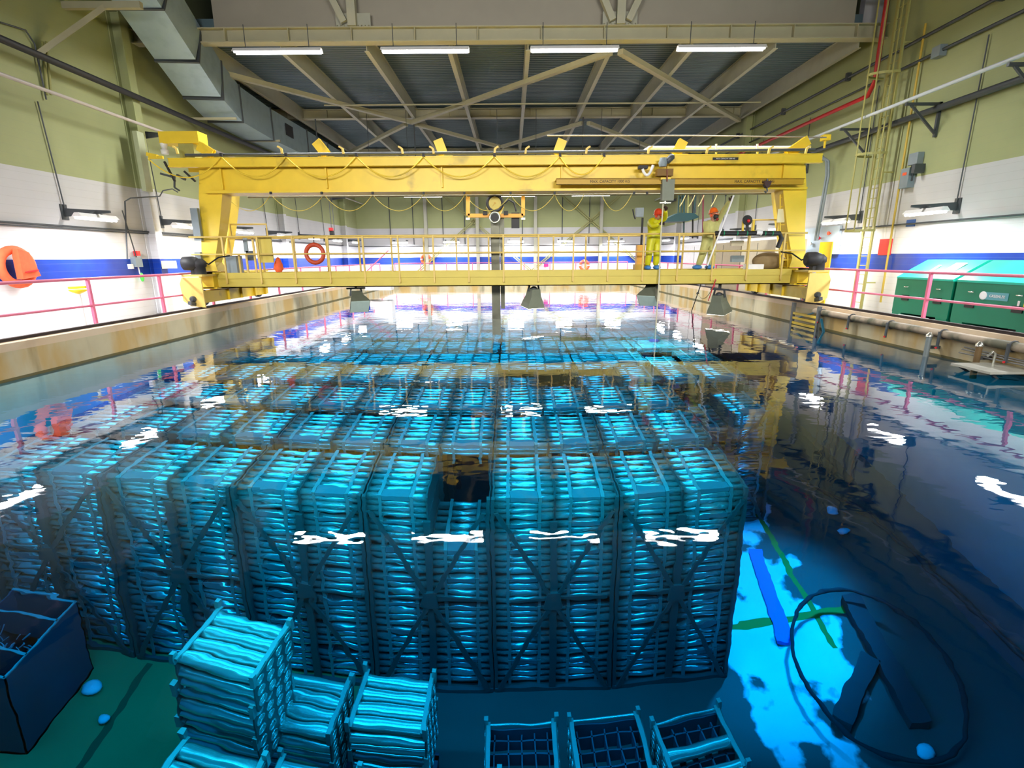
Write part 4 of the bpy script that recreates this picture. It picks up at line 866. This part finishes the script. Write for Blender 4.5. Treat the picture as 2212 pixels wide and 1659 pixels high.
bw('tap', MB().tube([(8.6, yy, .14), (8.6, yy, .38), (8.5, yy-.05, .42), (8.42, yy-.05, .34)], .018, 8), STEEL, t)
c = AY(1462, 640, 20)
# ---------------------------------------------------------------- poles held by the workers
def pole(name, lab, segs, r):
    t = thing(name, lab, 'pole', segs[0][0])
    for nm, mt, *_ in []: pass
    return t
YP = 16.12
pa, pb, pc, pd = AY(1436, 446, YP), AY(1428, 500, YP), AY(1424, 600, YP), None
d = ray(1419, 726); hit = AZ(1419, 720, 0)
t = thing('tool_pole', 'long pale pole held upright by the left worker down into the water', 'pole', pa)
top = Vector((pb.x+(pb.x-pc.x)*1.1+.05, YP, 4.05)); low = Vector((pc.x-.03, YP+.0, -2.9))
bw('shaft', MB().tube([top, pb, pc, low], .022, 8), mat('pale_pole', (.62, .58, .42), .4), t)
bw('light_head', MB().lathe(low+Vector((0, 0, .1)), (0, 0, -1), [(.04, 0), (.16, .08), (.18, .3), (.12, .34)], 14), mat('blue_head', (.01, .10, .75), .4), t)
l = bpy.data.lights.new('pole_light', 'SPOT'); l.energy = 900; l.spot_size = 2.4; l.shadow_soft_size = .15; l.color = (.8, 1, 1); lo = bpy.data.objects.new('pole_light', l); COL.objects.link(lo); lo.location = low+Vector((0, -.1, -.35))
l = bpy.data.lights.new('submerged_floor_light', 'SPOT'); l.energy = 9000; l.spot_size = .62; l.spot_blend = .7; l.shadow_soft_size = .3; l.color = (.55, .85, 1); lo = bpy.data.objects.new('submerged_floor_light', l); COL.objects.link(lo); lo.location = (7.6, 11.2, -2.2); lo.rotation_euler = (Vector((5.0, 8.9, -9))-Vector(lo.location)).to_track_quat('-Z', 'Y').to_euler()
qa, qb = AY(1585, 422, YP-.05), AY(1528, 574, YP-.12); qw = AZ(1494, 672, 0)
t = thing('tool_pole', 'white pole slanting down from the raised hand of the right worker', 'pole', qa)
bw('white_shaft', MB().tube([qa, qb], .026, 8), WHITE, t)
e = qb+(qw-qb)*1.0; low2 = qw+(qw-qb).normalized()*1.6
bw('black_shaft', MB().tube([qb, e, low2], .016, 8), BLK, t); bw('collar', MB().lathe(qb.lerp(qw, .55), (qw-qb), [(.03, -.04), (.05, 0), (.03, .04)], 10), BLK, t)
bw('tether', MB().tube(cat_curve(qb.lerp(qw, .55), AY(1547, 605, YP), .35, 10), .012, 6), ROPE, t)
line_thing('red_handled_pole', 'thin pole with red grip leaning in front of the walkway beam', 'pole', [AY(1546, 603, YP), AY(1541, 618, YP), AY(1530, 650, YP+.3)], .014, SIGNR)
# ---------------------------------------------------------------- people
def skin_obj(name, verts, edges, rad, mt, parent, sub=2, root=0):
    me = bpy.data.meshes.new(name); me.from_pydata([tuple(v) for v in verts], edges, []); me.materials.append(mt)
    o = bpy.data.objects.new(name, me); COL.objects.link(o); o.parent = parent
    sk = o.modifiers.new('Skin', 'SKIN'); sk.use_smooth_shade = True
    if not me.skin_vertices: 
        bpy.context.view_layer.objects.active = o
    for i, v in enumerate(me.skin_vertices[0].data):
        r = rad[i]; v.radius = (r, r) if isinstance(r, (int, float)) else r; v.use_root = (i == root)
    su = o.modifiers.new('Subsurf', 'SUBSURF'); su.levels = sub; su.render_levels = sub
    return o
def hand(name, parent, wrist, d, curl_n, mt, s=1.0):
    """gloved hand: palm and five separate fingers curled around the pole; d = direction wrist->knuckles, curl_n = direction the fingers bend to"""
    d = Vector(d).normalized(); n = (Vector(curl_n)-d*Vector(curl_n).dot(d)).normalized(); sd = d.cross(n)
    V = []; E = []; R = []
    def add(p, r, pr=None): V.append(p); R.append(r); i = len(V)-1; (E.append((pr, i)) if pr is not None else None); return i
    w_ = Vector(wrist)
    i0 = add(w_, .034*s); i1 = add(w_+d*.045*s, (.042*s, .026*s), i0); i2 = add(w_+d*.085*s, (.045*s, .024*s), i1)
    for k, (o, L_) in enumerate(((-.034, .070), (-.012, .080), (.012, .074), (.033, .058))):
        b = add(w_+d*.098*s+sd*o*s, .0115*s, i2); p = V[b]
        p2 = p+(d*.55+n*.75).normalized()*L_*.45*s; b2 = add(p2, .0105*s, b); p3 = p2+(d*-.25+n*.95).normalized()*L_*.35*s; b3 = add(p3, .010*s, b2); add(p3+(d*-.85+n*.35).normalized()*L_*.3*s, .009*s, b3)
    b = add(w_+d*.035*s-sd*.040*s, .014*s, i1); b2 = add(V[b]+(d*.5-sd*.5+n*.7).normalized()*.035*s, .012*s, b); add(V[b2]+(d*.4+sd*.2+n*.8).normalized()*.032*s, .010*s, b2)
    return skin_obj(name, V, E, R, mt, parent, 1)
def person(lab, base, J, suit, hatm, hatdir, mask=False, sleeve=SUIT1):
    """J: joints relative to base"""
    t = thing('person', lab, 'person', base)
    names = ['pel', 'belly', 'chest', 'neck', 'head0', 'head1', 'shl', 'ell', 'wrl', 'shr', 'elr', 'wrr', 'hil', 'knl', 'anl', 'tol', 'hir', 'knr', 'anr', 'tor']
    V = [Vector(J[n]) for n in names]; ix = {n: i for i, n in enumerate(names)}
    ed = [('pel', 'belly'), ('belly', 'chest'), ('chest', 'neck'), ('neck', 'head0'), ('head0', 'head1'), ('chest', 'shl'), ('shl', 'ell'), ('ell', 'wrl'), ('chest', 'shr'), ('shr', 'elr'), ('elr', 'wrr'), ('pel', 'hil'), ('hil', 'knl'), ('knl', 'anl'), ('anl', 'tol'), ('pel', 'hir'), ('hir', 'knr'), ('knr', 'anr'), ('anr', 'tor')]
    E = [(ix[a], ix[b]) for a, b in ed]
    rb = dict(pel=(.13, .10), belly=(.12, .09), chest=(.15, .10), neck=.055, head0=(.075, .085), head1=(.08, .095), shl=.06, ell=.042, wrl=.028, shr=.06, elr=.042, wrr=.028, hil=.08, knl=.055, anl=.038, tol=.035, hir=.08, knr=.055, anr=.038, tor=.035)
    # a nose
    hd = Vector(J['head0']).lerp(Vector(J['head1']), .35); fdir = Vector(hatdir).normalized(); V.append(hd+fdir*.115); E.append((ix['head0'], len(V)-1)); R = [rb[n] for n in names]+[.016]
    skin_obj('body', V, E, R, SKIN, t, 2, 0)
    cn = [n for n in names if n not in ('head0', 'head1', 'tol', 'tor')]; ci = {n: i for i, n in enumerate(cn)}
    rc = dict(pel=(.215, .17), belly=(.21, .165), chest=(.225, .165), neck=.09, shl=.11, ell=.088, wrl=.066, shr=.11, elr=.088, wrr=.066, hil=.15, knl=.118, anl=.10, hir=.15, knr=.118, anr=.10)
    skin_obj('coverall', [Vector(J[n]) for n in cn], [(ci[a], ci[b]) for a, b in ed if a in ci and b in ci], [rc[n] for n in cn], suit, t, 2, 0)
    hc = Vector(J['head1'])+Vector((0, 0, .0)); upd = (Vector(J['head1'])-Vector(J['head0'])).normalized()
    m = MB(); m.lathe(hc-upd*.05, upd, [(.155, 0), (.165, .012), (.135, .02), (.13, .07), (.105, .13), (.06, .165), (.0, .178)], 22); hat = m.build('hard_hat', hatm, t)
    MB().prism([hc-upd*.05+Vector((fdir.y, -fdir.x, 0))*.1+fdir*.1, hc-upd*.05-Vector((fdir.y, -fdir.x, 0))*.1+fdir*.1, hc-upd*.06-Vector((fdir.y, -fdir.x, 0))*.06+fdir*.21, hc-upd*.06+Vector((fdir.y, -fdir.x, 0))*.06+fdir*.21], (0, 0, .012)).build('hat_brim', hatm, hat)
    sdv = Vector((fdir.y, -fdir.x, 0)).normalized(); h0 = Vector(J['head0'])
    MB().lathe(h0+sdv*.08+upd*.02, sdv, [(.045, 0), (.05, .02), (.04, .045)], 12).lathe(h0-sdv*.08+upd*.02, -sdv, [(.045, 0), (.05, .02), (.04, .045)], 12).build('ear_guards', hatm if not mask else ORANGE, t)
    if mask:
        c = h0+fdir*.10-upd*.0; mk = MB().ell(c, (.075, .07, .085), 14, 8).build('respirator', BLK, t); MB().lathe(c+fdir*.05-upd*.06, (fdir-upd).normalized(), [(.04, 0), (.045, .04), (.03, .05)], 12).build('filter', mat('filter_red', (.3, .02, .02), .5), mk)
        MB().ell(c+upd*.085+fdir*.01, (.06, .04, .025), 12, 6).build('goggles', WHITE, t)
    for n in ('tol', 'tor'):
        a = Vector(J['an'+n[-1]]); b = Vector(J[n]); mb = MB(); mb.ell((a+b)/2+Vector((0, 0, -.0)), (abs(b.x-a.x)*.5+.10, abs(b.y-a.y)*.5+.09, .075), 14, 8); mb.build('boot_cover', BLUEC, t)
    return t
SCL = 1.0
zd = 1.64
b1 = AY(1408, 581, 16.95); b1 = Vector((b1.x, 16.95, zd))
def jp(px, py, y, b): return AY(px, py, y)-b
J1 = dict(pel=jp(1412, 512, 17.0, b1), belly=jp(1413, 497, 16.98, b1), chest=jp(1413, 482, 16.9, b1), neck=jp(1418, 473, 16.82, b1), head0=jp(1423, 468, 16.76, b1), head1=jp(1422, 459, 16.75, b1),
    shl=jp(1404, 479, 16.75, b1), ell=jp(1411, 489, 16.5, b1), wrl=jp(1425, 484, 16.3, b1), shr=jp(1426, 478, 17.02, b1), elr=jp(1437, 471, 16.8, b1), wrr=jp(1438, 455, 16.4, b1),
    hil=jp(1406, 520, 16.95, b1), knl=jp(1402, 548, 16.85, b1), anl=jp(1398, 573, 16.95, b1), tol=jp(1400, 577, 16.75, b1), hir=jp(1418, 520, 17.05, b1), knr=jp(1419, 548, 17.0, b1), anr=jp(1416, 573, 17.1, b1), tor=jp(1422, 577, 16.95, b1))
for k in ('anl', 'anr'): J1[k].z = .13
for k in ('tol', 'tor'): J1[k].z = .07
p1 = person('person in yellow rainwear and red hard hat bending over an upright pole', b1, J1, SUIT1, HAT1, (.45, -.85, -.3))
hand('glove', p1, J1['wrl'], (.9, -.35, .1), (.1, -.9, 0), GLOVE, 1.25); hand('glove', p1, J1['wrr'], (.05, -.6, .75), (-.8, -.5, 0), GLOVE, 1.25)
b2 = AY(1520, 581, 16.9); b2 = Vector((b2.x, 16.9, zd))
J2 = dict(pel=jp(1530, 519, 16.95, b2), belly=jp(1533, 505, 16.92, b2), chest=jp(1538, 488, 16.88, b2), neck=jp(1540, 475, 16.82, b2), head0=jp(1542, 467, 16.78, b2), head1=jp(1541, 457, 16.8, b2),
    shl=jp(1527, 484, 16.8, b2), ell=jp(1527, 507, 16.6, b2), wrl=jp(1541, 511, 16.36, b2), shr=jp(1550, 481, 16.9, b2), elr=jp(1562, 457, 16.65, b2), wrr=jp(1576, 434, 16.35, b2),
    hil=jp(1524, 527, 16.92, b2), knl=jp(1517, 552, 16.8, b2), anl=jp(1508, 573, 17.0, b2), tol=jp(1504, 577, 16.85, b2), hir=jp(1537, 527, 17.0, b2), knr=jp(1538, 553, 16.95, b2), anr=jp(1534, 573, 17.05, b2), tor=jp(1532, 577, 16.85, b2))
for k in ('anl', 'anr'): J2[k].z = .13
for k in ('tol', 'tor'): J2[k].z = .07
p2 = person('person in khaki coverall, orange hard hat and black respirator reaching up a white pole', b2, J2, SUIT2, HAT2, (.3, -.9, -.2), True)
hand('glove', p2, J2['wrl'], (.85, -.3, -.3), (.1, -.9, -.1), GLOVE, 1.25); hand('glove', p2, J2['wrr'], (.45, -.4, .8), (-.3, -.9, .1), GLOVE, 1.25)
# ================================================================ fuel module stacks under water
MW, MD, MH, PIT = 1.045, 1.28, .68, .72       # module width, depth, height, stacking pitch
TX, TZ = .185, .165
FX0, FP = -9.0, 2.155                  # first frame edge, frame pitch
ZT = -4.0                                    # top of the racks
def tube_mesh(name, long=MW, r=.063):
    m = MB(); m.lathe((-long/2, 0, 0), (1, 0, 0), [(r*.78, .10), (r*.78, 0), (r, 0), (r, long), (r*.78, long), (r*.78, long-.10)], 12); return m.mesh(name, STEEL)
TUBEM = tube_mesh('tube')
def bundle_mesh(rows, cols, skip):
    m = MB(); r = .063
    for i in range(cols):
        for j in range(rows):
            if skip(i, j): continue
            m.lathe((-MW/2, .09+i*TX, .085+j*TZ), (1, 0, 0), [(r, 0), (r, MW)], 8)
    return m.mesh('tube_bundle', STEEL)
B_IN = bundle_mesh(4, 7, lambda i, j: i == 0 or j == 3 or i > 3)       # behind separate front and top tubes
B_FR = bundle_mesh(4, 7, lambda i, j: i == 0 or i > 2)       # behind separate front tubes
B_ALL = bundle_mesh(4, 7, lambda i, j: 0 < i < 6 and j < 2)
strap = MB()
for s in (-.27, .27):
    strap.box((s-.03, -.012, 0), (s+.03, 0, MH+.01)); strap.box((s-.03, -.012, MH-.002), (s+.03, MD, MH+.012))
STRM = [MB().box((s-.026, -.014, 0), (s+.026, -.002, MH+.01)).box((s-.030, -.014, MH-.005), (s+.030, MD, MH+.012)).mesh('strap', STRAP) for s in (-.27, .27)]
LS = mat('label_steel', (.11, .18, .19), .45, .2)
PLM = MB().box((-.235, -.008, MH-.11), (.235, .0, MH+.004)).box((-.235, .0, MH-.004), (.235, .20, MH+.004)).mesh('label_plate', LS)
PLF = MB().box((-.235, -.008, MH-.085), (.235, .0, MH+.004)).mesh('label_plate', LS)
ENDM = [MB().box((s*MW/2-.012, 0, 0), (s*MW/2+.012, MD, MH)).mesh('end_plate', STEELD) for s in (-1, 1)]
def inst(nm, me, par, loc=(0, 0, 0)):
    o = bpy.data.objects.new(nm, me); COL.objects.link(o); o.parent = par; o.location = loc; return o
def module(kind):
    t = thing('fuel_module', None, 'fuel module', (0, 0, 0))
    if kind in ('front', 'top', 'topback'):
        if kind != 'topback':
            for j in range(4): inst('tube', TUBEM, t, (0, .09, .085+j*TZ))
        if kind != 'front':
            for i in range(1 if kind == 'top' else 0, 7): inst('tube', TUBEM, t, (0, .09+i*TX, .085+3*TZ))
        inst('tube_bundle', B_FR if kind == 'front' else B_IN, t)
    else: inst('tube_bundle', B_ALL, t)
    for me in STRM: inst('strap', me, t)
    inst('label_plate', PLF if kind == 'front' else PLM, t)
    if kind != 'far':
        for me in ENDM: inst('end_plate', me, t)
    return t
first = {}
def put(kind, loc, label, group):
    if kind not in first: o = first[kind] = module(kind)
    else: o = copy_tree(first[kind])
    o.location = loc; o['label'] = label; o['group'] = group
    return o
# frames
FH = 5.12
def frame_proto(front):
    t = thing('rack_frame', 'x', 'rack frame', (0, 0, 0))
    w_ = 2.115
    for x in (.02, w_-.02): MB().box((x-.03, -.05, 0), (x+.03, .015, FH)).build('corner_post', STEELD, t)
    MB().box((w_/2-.06, -.05, 0), (w_/2+.06, .0, FH-.66)).build('centre_post', STEELD, t)
    MB().box((w_/2-.006, 0, FH-.16), (w_/2+.006, 1.32, FH-.10)).build('top_divider', STEELD, t)
    for x in (.006, w_-.006): MB().box((x-.006, 0, FH-.16), (x+.006, 1.36, FH-.10)).build('side_rail', STEELD, t)
    if front:
        for a, b in (((.08, FH-.35), (w_-.08, .1)), ((w_-.08, FH-.35), (.08, .1))):
            MB().bar((a[0], -.075, a[1]), (b[0], -.075, b[1]), .03, .075, (0, 0, 1)).build('cross_brace', STEELD, t)
        MB().prism([(w_/2-.16, -.1, FH/2-.28), (w_/2+.16, -.1, FH/2-.28), (w_/2+.1, -.1, FH/2+.12), (w_/2-.1, -.1, FH/2+.12)], (0, .05, 0)).build('gusset_plate', STEELD, t)
        MB().box((0, -.06, 0), (w_, .0, .12)).build('base_beam', STEELD, t)
        MB().box((w_/4-.2, -.055, FH/2-.12), (w_-.1, -.03, FH/2-.06)).build('tie_strip', STEELD, t)
    for x in (.03, w_-.03): MB().box((x-.035, 1.32, 0), (x+.035, 1.37, FH)).build('rear_post', STEELD, t)
    return t
fp = {}
def put_frame(front, loc, label, group):
    if front not in fp: o = fp[front] = frame_proto(front)
    else: o = copy_tree(fp[front])
    o.location = loc; o['label'] = label; o['group'] = group
YR0, YRP = 7.82, 1.66
ZF0 = ZT-FH+.0
rows = 13
missing = {(0, 3, 1): 2, (3, 4, 0): 1, (3, 4, 1): 2, (3, 5, 0): 1, (2, 6, 0): 2, (2, 6, 1): 1, (6, 4, 1): 1, (6, 5, 0): 2, (7, 5, 0): 1, (7, 5, 1): 1, (4, 6, 0): 1}
nmod = 0
for r in range(rows):
    nf = 6 if r < 2 else 7
    y = YR0+YRP*r
    for f in range(nf):
        x = FX0+FP*f
        xo = x+.04
        if not (f == 0 and r > 5):
            put_frame(r == 0 or (r == 2 and f == 6), (xo-.02, y, ZF0), 'rack frame, %s from the left in the %s row of module stacks' % (ORD[f], ORD[r]), 'rack frames')
        else: continue
        for c in range(2):
            xc = xo+.527+c*1.055; k0 = missing.get((r, f, c), 0)
            place = '%s stack of the %s frame from the left' % (('left', 'right')[c], ORD[f])
            full = (r == 0) or (r == 2 and f == 6)
            for k in range(7):
                if k < k0: continue
                istop = k == k0
                if not (istop or full): continue
                kind = 'top' if (istop and full) else 'front' if full else 'topback' if r < 4 else 'far'
                lab = ('top module' if istop else 'module %s layer down' % ORD[k])+', %s, %s row' % (place, 'front' if r == 0 else ORD[r])
                put(kind, (xc, y+.02, ZT-.72-k*PIT), lab, ('modules in the front row of racks' if full else 'modules topping the racks behind'))
                nmod += 1
print('MODULES', nmod)
# ---------------------------------------------------------------- loose modules in the foreground
def loose(c, rz, label, filled=4, empty=False, legs=True):
    t = thing('fuel_module', label, 'fuel module', c, rz, 'loose modules in the foreground')
    w_, d_, h_ = 1.04, .78, .60
    for s in (-1, 1):
        ep = MB(); ep.box((s*w_/2-.012, 0, 0), (s*w_/2+.012, d_, h_)); pl = ep.build('end_plate', STEELD, t)
        m = MB()
        for i in range(4 if d_ < 1 else 7):
            for j in range(3): m.lathe((s*w_/2+s*.012, .10+i*.19, .11+j*.19), (s, 0, 0), [(.072, 0), (.072, .012), (.050, .012), (.05, .002)], 10)
        m.build('tube_ends', STEEL, pl)
        MB().box((s*(w_/2-.035)-.03, -.01, h_-.01), (s*(w_/2-.035)+.03, d_+.02, h_+.02)).build('top_edge', STRAP, t)
        for yy in (0, d_): MB().box((s*w_/2-.03, yy-.03, h_-.1), (s*w_/2+.03, yy+.03, h_+.13)).build('stacking_lug', STRAP, t)
    if not empty:
        for i in range(4): MB().lathe((-w_/2, .10+i*.19, h_-.08), (1, 0, 0), [(.088, 0), (.088, w_)], 14).build('tube', STEEL, t)
        for j in range(2): MB().lathe((-w_/2, .08, .11+j*.17), (1, 0, 0), [(.08, 0), (.08, w_)], 14).build('tube', STEEL, t)
        MB().box((-w_/2, d_-.05, .05), (w_/2, d_-.02, h_-.1)).build('back_plate', STEELD, t)
    else:
        gm = MB()
        for i in range(5): gm.bar((-w_/2+.2*i+.12, .03, .25), (-w_/2+.2*i+.12, d_-.03, .25), .02, .25)
        for i in range(4): gm.bar((-w_/2, .1+.19*i, .25), (w_/2, .1+.19*i, .25), .02, .25)
        gm.build('tube_grid', BINM, t)
        MB().lathe((-w_/2, d_, h_-.03), (1, 0, 0), [(.022, 0), (.022, w_)], 8).build('rear_bar', STEEL, t)
        MB().lathe((-w_/2, .0, h_-.03), (1, 0, 0), [(.022, 0), (.022, w_)], 8).build('front_bar', STEEL, t)
        MB().box((-w_/2, 0, .02), (w_/2, .02, h_-.12)).build('front_plate', BINM, t); MB().box((-w_/2, d_-.02, .02), (w_/2, d_, h_-.12)).build('back_plate', BINM, t)
        if filled:
            for yy in ((.36, .06) if filled > 1 else (.36,)): MB().lathe((-w_/2, yy, h_-.08), (1, 0, 0), [(.085, 0), (.085, w_)], 14).build('tube', STEEL, t)
    return t
LO = [
 (-3.62, 5.12, -5.35, -.16, 'tallest loose tube module, top of the stack at lower left', False, 0),
 (-3.70, 5.14, -6.00, -.16, 'loose tube module directly below the tallest one at lower left', False, 0),
 (-3.72, 5.16, -6.65, -.16, 'third loose tube module down in the tallest stack at lower left', False, 0),
 (-2.95, 5.42, -6.95, -.10, 'loose tube module right of the tallest stack', False, 0),
 (-2.95, 5.44, -7.60, -.10, 'loose tube module underneath, right of the tallest stack', False, 0),
 (-1.72, 5.50, -6.95, -.05, 'loose tube module third from left in the rear row', False, 0),
 (-1.72, 5.52, -7.60, -.05, 'loose tube module underneath third from left in the rear row', False, 0),
 (-3.55, 4.05, -6.35, -.14, 'yellow-lit loose tube module nearest the lower left corner', False, 0),
 (-2.50, 4.28, -6.9, -.09, 'loose tube module in front row, second from left', False, 0),
 (-1.48, 4.30, -7.1, -.05, 'loose tube module in front row, third from left, cut by the photo bottom', False, 0),
 (-.72, 4.75, -7.85, 0, 'empty low module with only its rear bar in view at the photo bottom', True, 0),
 (.12, 5.42, -7.9, .01, 'empty open module with grid, left of the open pair', True, 0),
 (1.38, 5.44, -7.9, .05, 'empty open module with grid, right of the open pair', True, 0),
 (2.62, 5.32, -7.75, .14, 'open module with two tubes left at the lower right', True, 2),
 (2.66, 5.34, -8.40, .14, 'module under the open one with two tubes at the lower right', False, 0),
]
for x, y, z, rz, lab, emp, n in LO: loose((x, y, z), rz, lab, n, emp)
for i, (x, y, z, rz, h_) in enumerate(((-3.74, 5.18, -9.1, -.16, 1.8), (-2.95, 5.46, -9.1, -.1, .85), (-1.72, 5.54, -9.1, -.05, .85), (-3.55, 4.08, -9.1, -.14, 2.1), (-2.5, 4.3, -9.1, -.09, 1.55), (-1.48, 4.32, -9.1, -.05, 1.35), (-.72, 4.77, -9.1, 0, .6), (.12, 5.44, -9.1, .01, .55), (1.38, 5.46, -9.1, .05, .55))):
    t = thing('module_stand', 'dark stand carrying the %s loose module pile from the left' % ORD[i], 'stand', (x, y, z), rz, 'stands under the loose modules')
    for sx in (-.48, .48):
        for sy in (.05, .72): MB().box((sx-.03, sy-.03, 0), (sx+.03, sy+.03, h_)).build('leg', BINM, t)
    MB().box((-.51, .0, h_-.1), (.51, .78, h_)).build('top_frame', BINM, t)
# ---------------------------------------------------------------- open bin, hoop, debris
t = thing('steel_bin', 'large dark open steel bin with dividers at the lower left corner', 'bin', (-7.85, 6.78, -9.1), -.0)
w_, d_, h_ = 1.0, 1.35, 1.75
for nm, a, b in (('right_wall', (.48, -.67, 0), (.5, .67, h_)), ('left_wall', (-.5, -.67, 0), (-.48, .67, h_)), ('front_wall', (-.5, -.67, 0), (.5, -.65, h_)), ('rear_wall', (-.5, .65, 0), (.5, .67, h_)), ('base', (-.5, -.67, 0), (.5, .67, .05))): MB().box(a, b).build(nm, BINM, t)
for y in (-.32, .25): MB().box((-.48, y, h_-.5), (.48, y+.03, h_)).build('divider', BINM, t)
RIM = mat('bin_rim', (.18, .30, .30), .5)
MB().bar((.49, -.67, h_), (.49, .67, h_), .025, .03).bar((-.5, .66, h_), (.5, .66, h_), .04, .03).bar((-.5, -.66, h_), (.5, -.66, h_), .04, .03).bar((-.5, -.30, h_), (.5, -.30, h_), .04, .03).bar((-.5, .27, h_), (.5, .27, h_), .04, .03).build('rim', RIM, t)
m = MB()
for k in range(34):
    a = Vector((random.uniform(-.35, .35), random.uniform(-.2, .15), h_-.4)); m.bar(a, a+Vector((random.uniform(-.12, .12), random.uniform(-.08, .08), random.uniform(.05, .25))), .012, .012)
tag(m.build('scrap_rods', mat('scrap', (.12, .25, .3), .5)), kind='stuff').parent = t
tag(MB().ell((-7.1, 7.1, -8.98), (.16, .13, .11), 12, 8).build('pale_rock', mat('pale_lump', (.6, .7, .7), .8)), 'pale lump on the green floor beside the steel bin', 'lump')
tag(MB().ell((-6.66, 6.72, -9.03), (.09, .08, .06), 12, 8).build('pale_rock', MATS['pale_lump']), 'small pale lump on the green floor near the painted line', 'lump')
t = tag(MB().tube([(6.22+1.18*math.cos(a), 7.4+1.4*math.sin(a), -8.75+.1*math.sin(a)) for a in [2*math.pi*k/48 for k in range(48)]], .035, 10, closed=True).build('steel_hoop', mat('hoop', (.008, .018, .02), .95)), 'large dark hoop lying on the silted floor at lower right', 'hoop')
t = thing('sunken_trestle', 'dark Y-shaped frame beams lying inside the large hoop', 'trestle', (6.4, 7.5, -8.98))
DK = mat('sunk_beam', (.012, .035, .035), .9)
MB().bar((.3, 1.3, 0), (.05, -1.0, 0), .3, .2).build('beam', DK, t); MB().bar((-.05, .15, 0), (-1.05, -.75, 0), .28, .2).build('beam', DK, t)
t = tag(MB().bar((5.5, 10.3, -9.07), (5.2, 8.25, -9.07), .28, .03).build('blue_strip', mat('blue_sheet', (.05, .14, .62), .8)), 'long blue strip lying on the pale floor right of the racks', 'strip')
tag(MB().tube([(7.1, 11.9, -8.7), (7.95, 10.3, -8.6), (8.1, 9.3, -8.6), (8.3, 7.6, -8.6), (8.35, 6.2, -8.65)], .05, 8).build('sunken_hose', BLK), 'dark hose lying along the foot of the right pool wall', 'hose')
for i, (x, y) in enumerate(((7.52, 10.89), (7.45, 10.33), (6.31, 6.2))):
    tag(MB().ell((x, y, -9.0), (.13, .10, .07), 10, 6).build('pale_rock', MATS['pale_lump']), ['pale lump farthest along the right silt bank', 'second pale lump on the right silt bank', 'pale lump inside the near rim of the hoop'][i], 'lump')
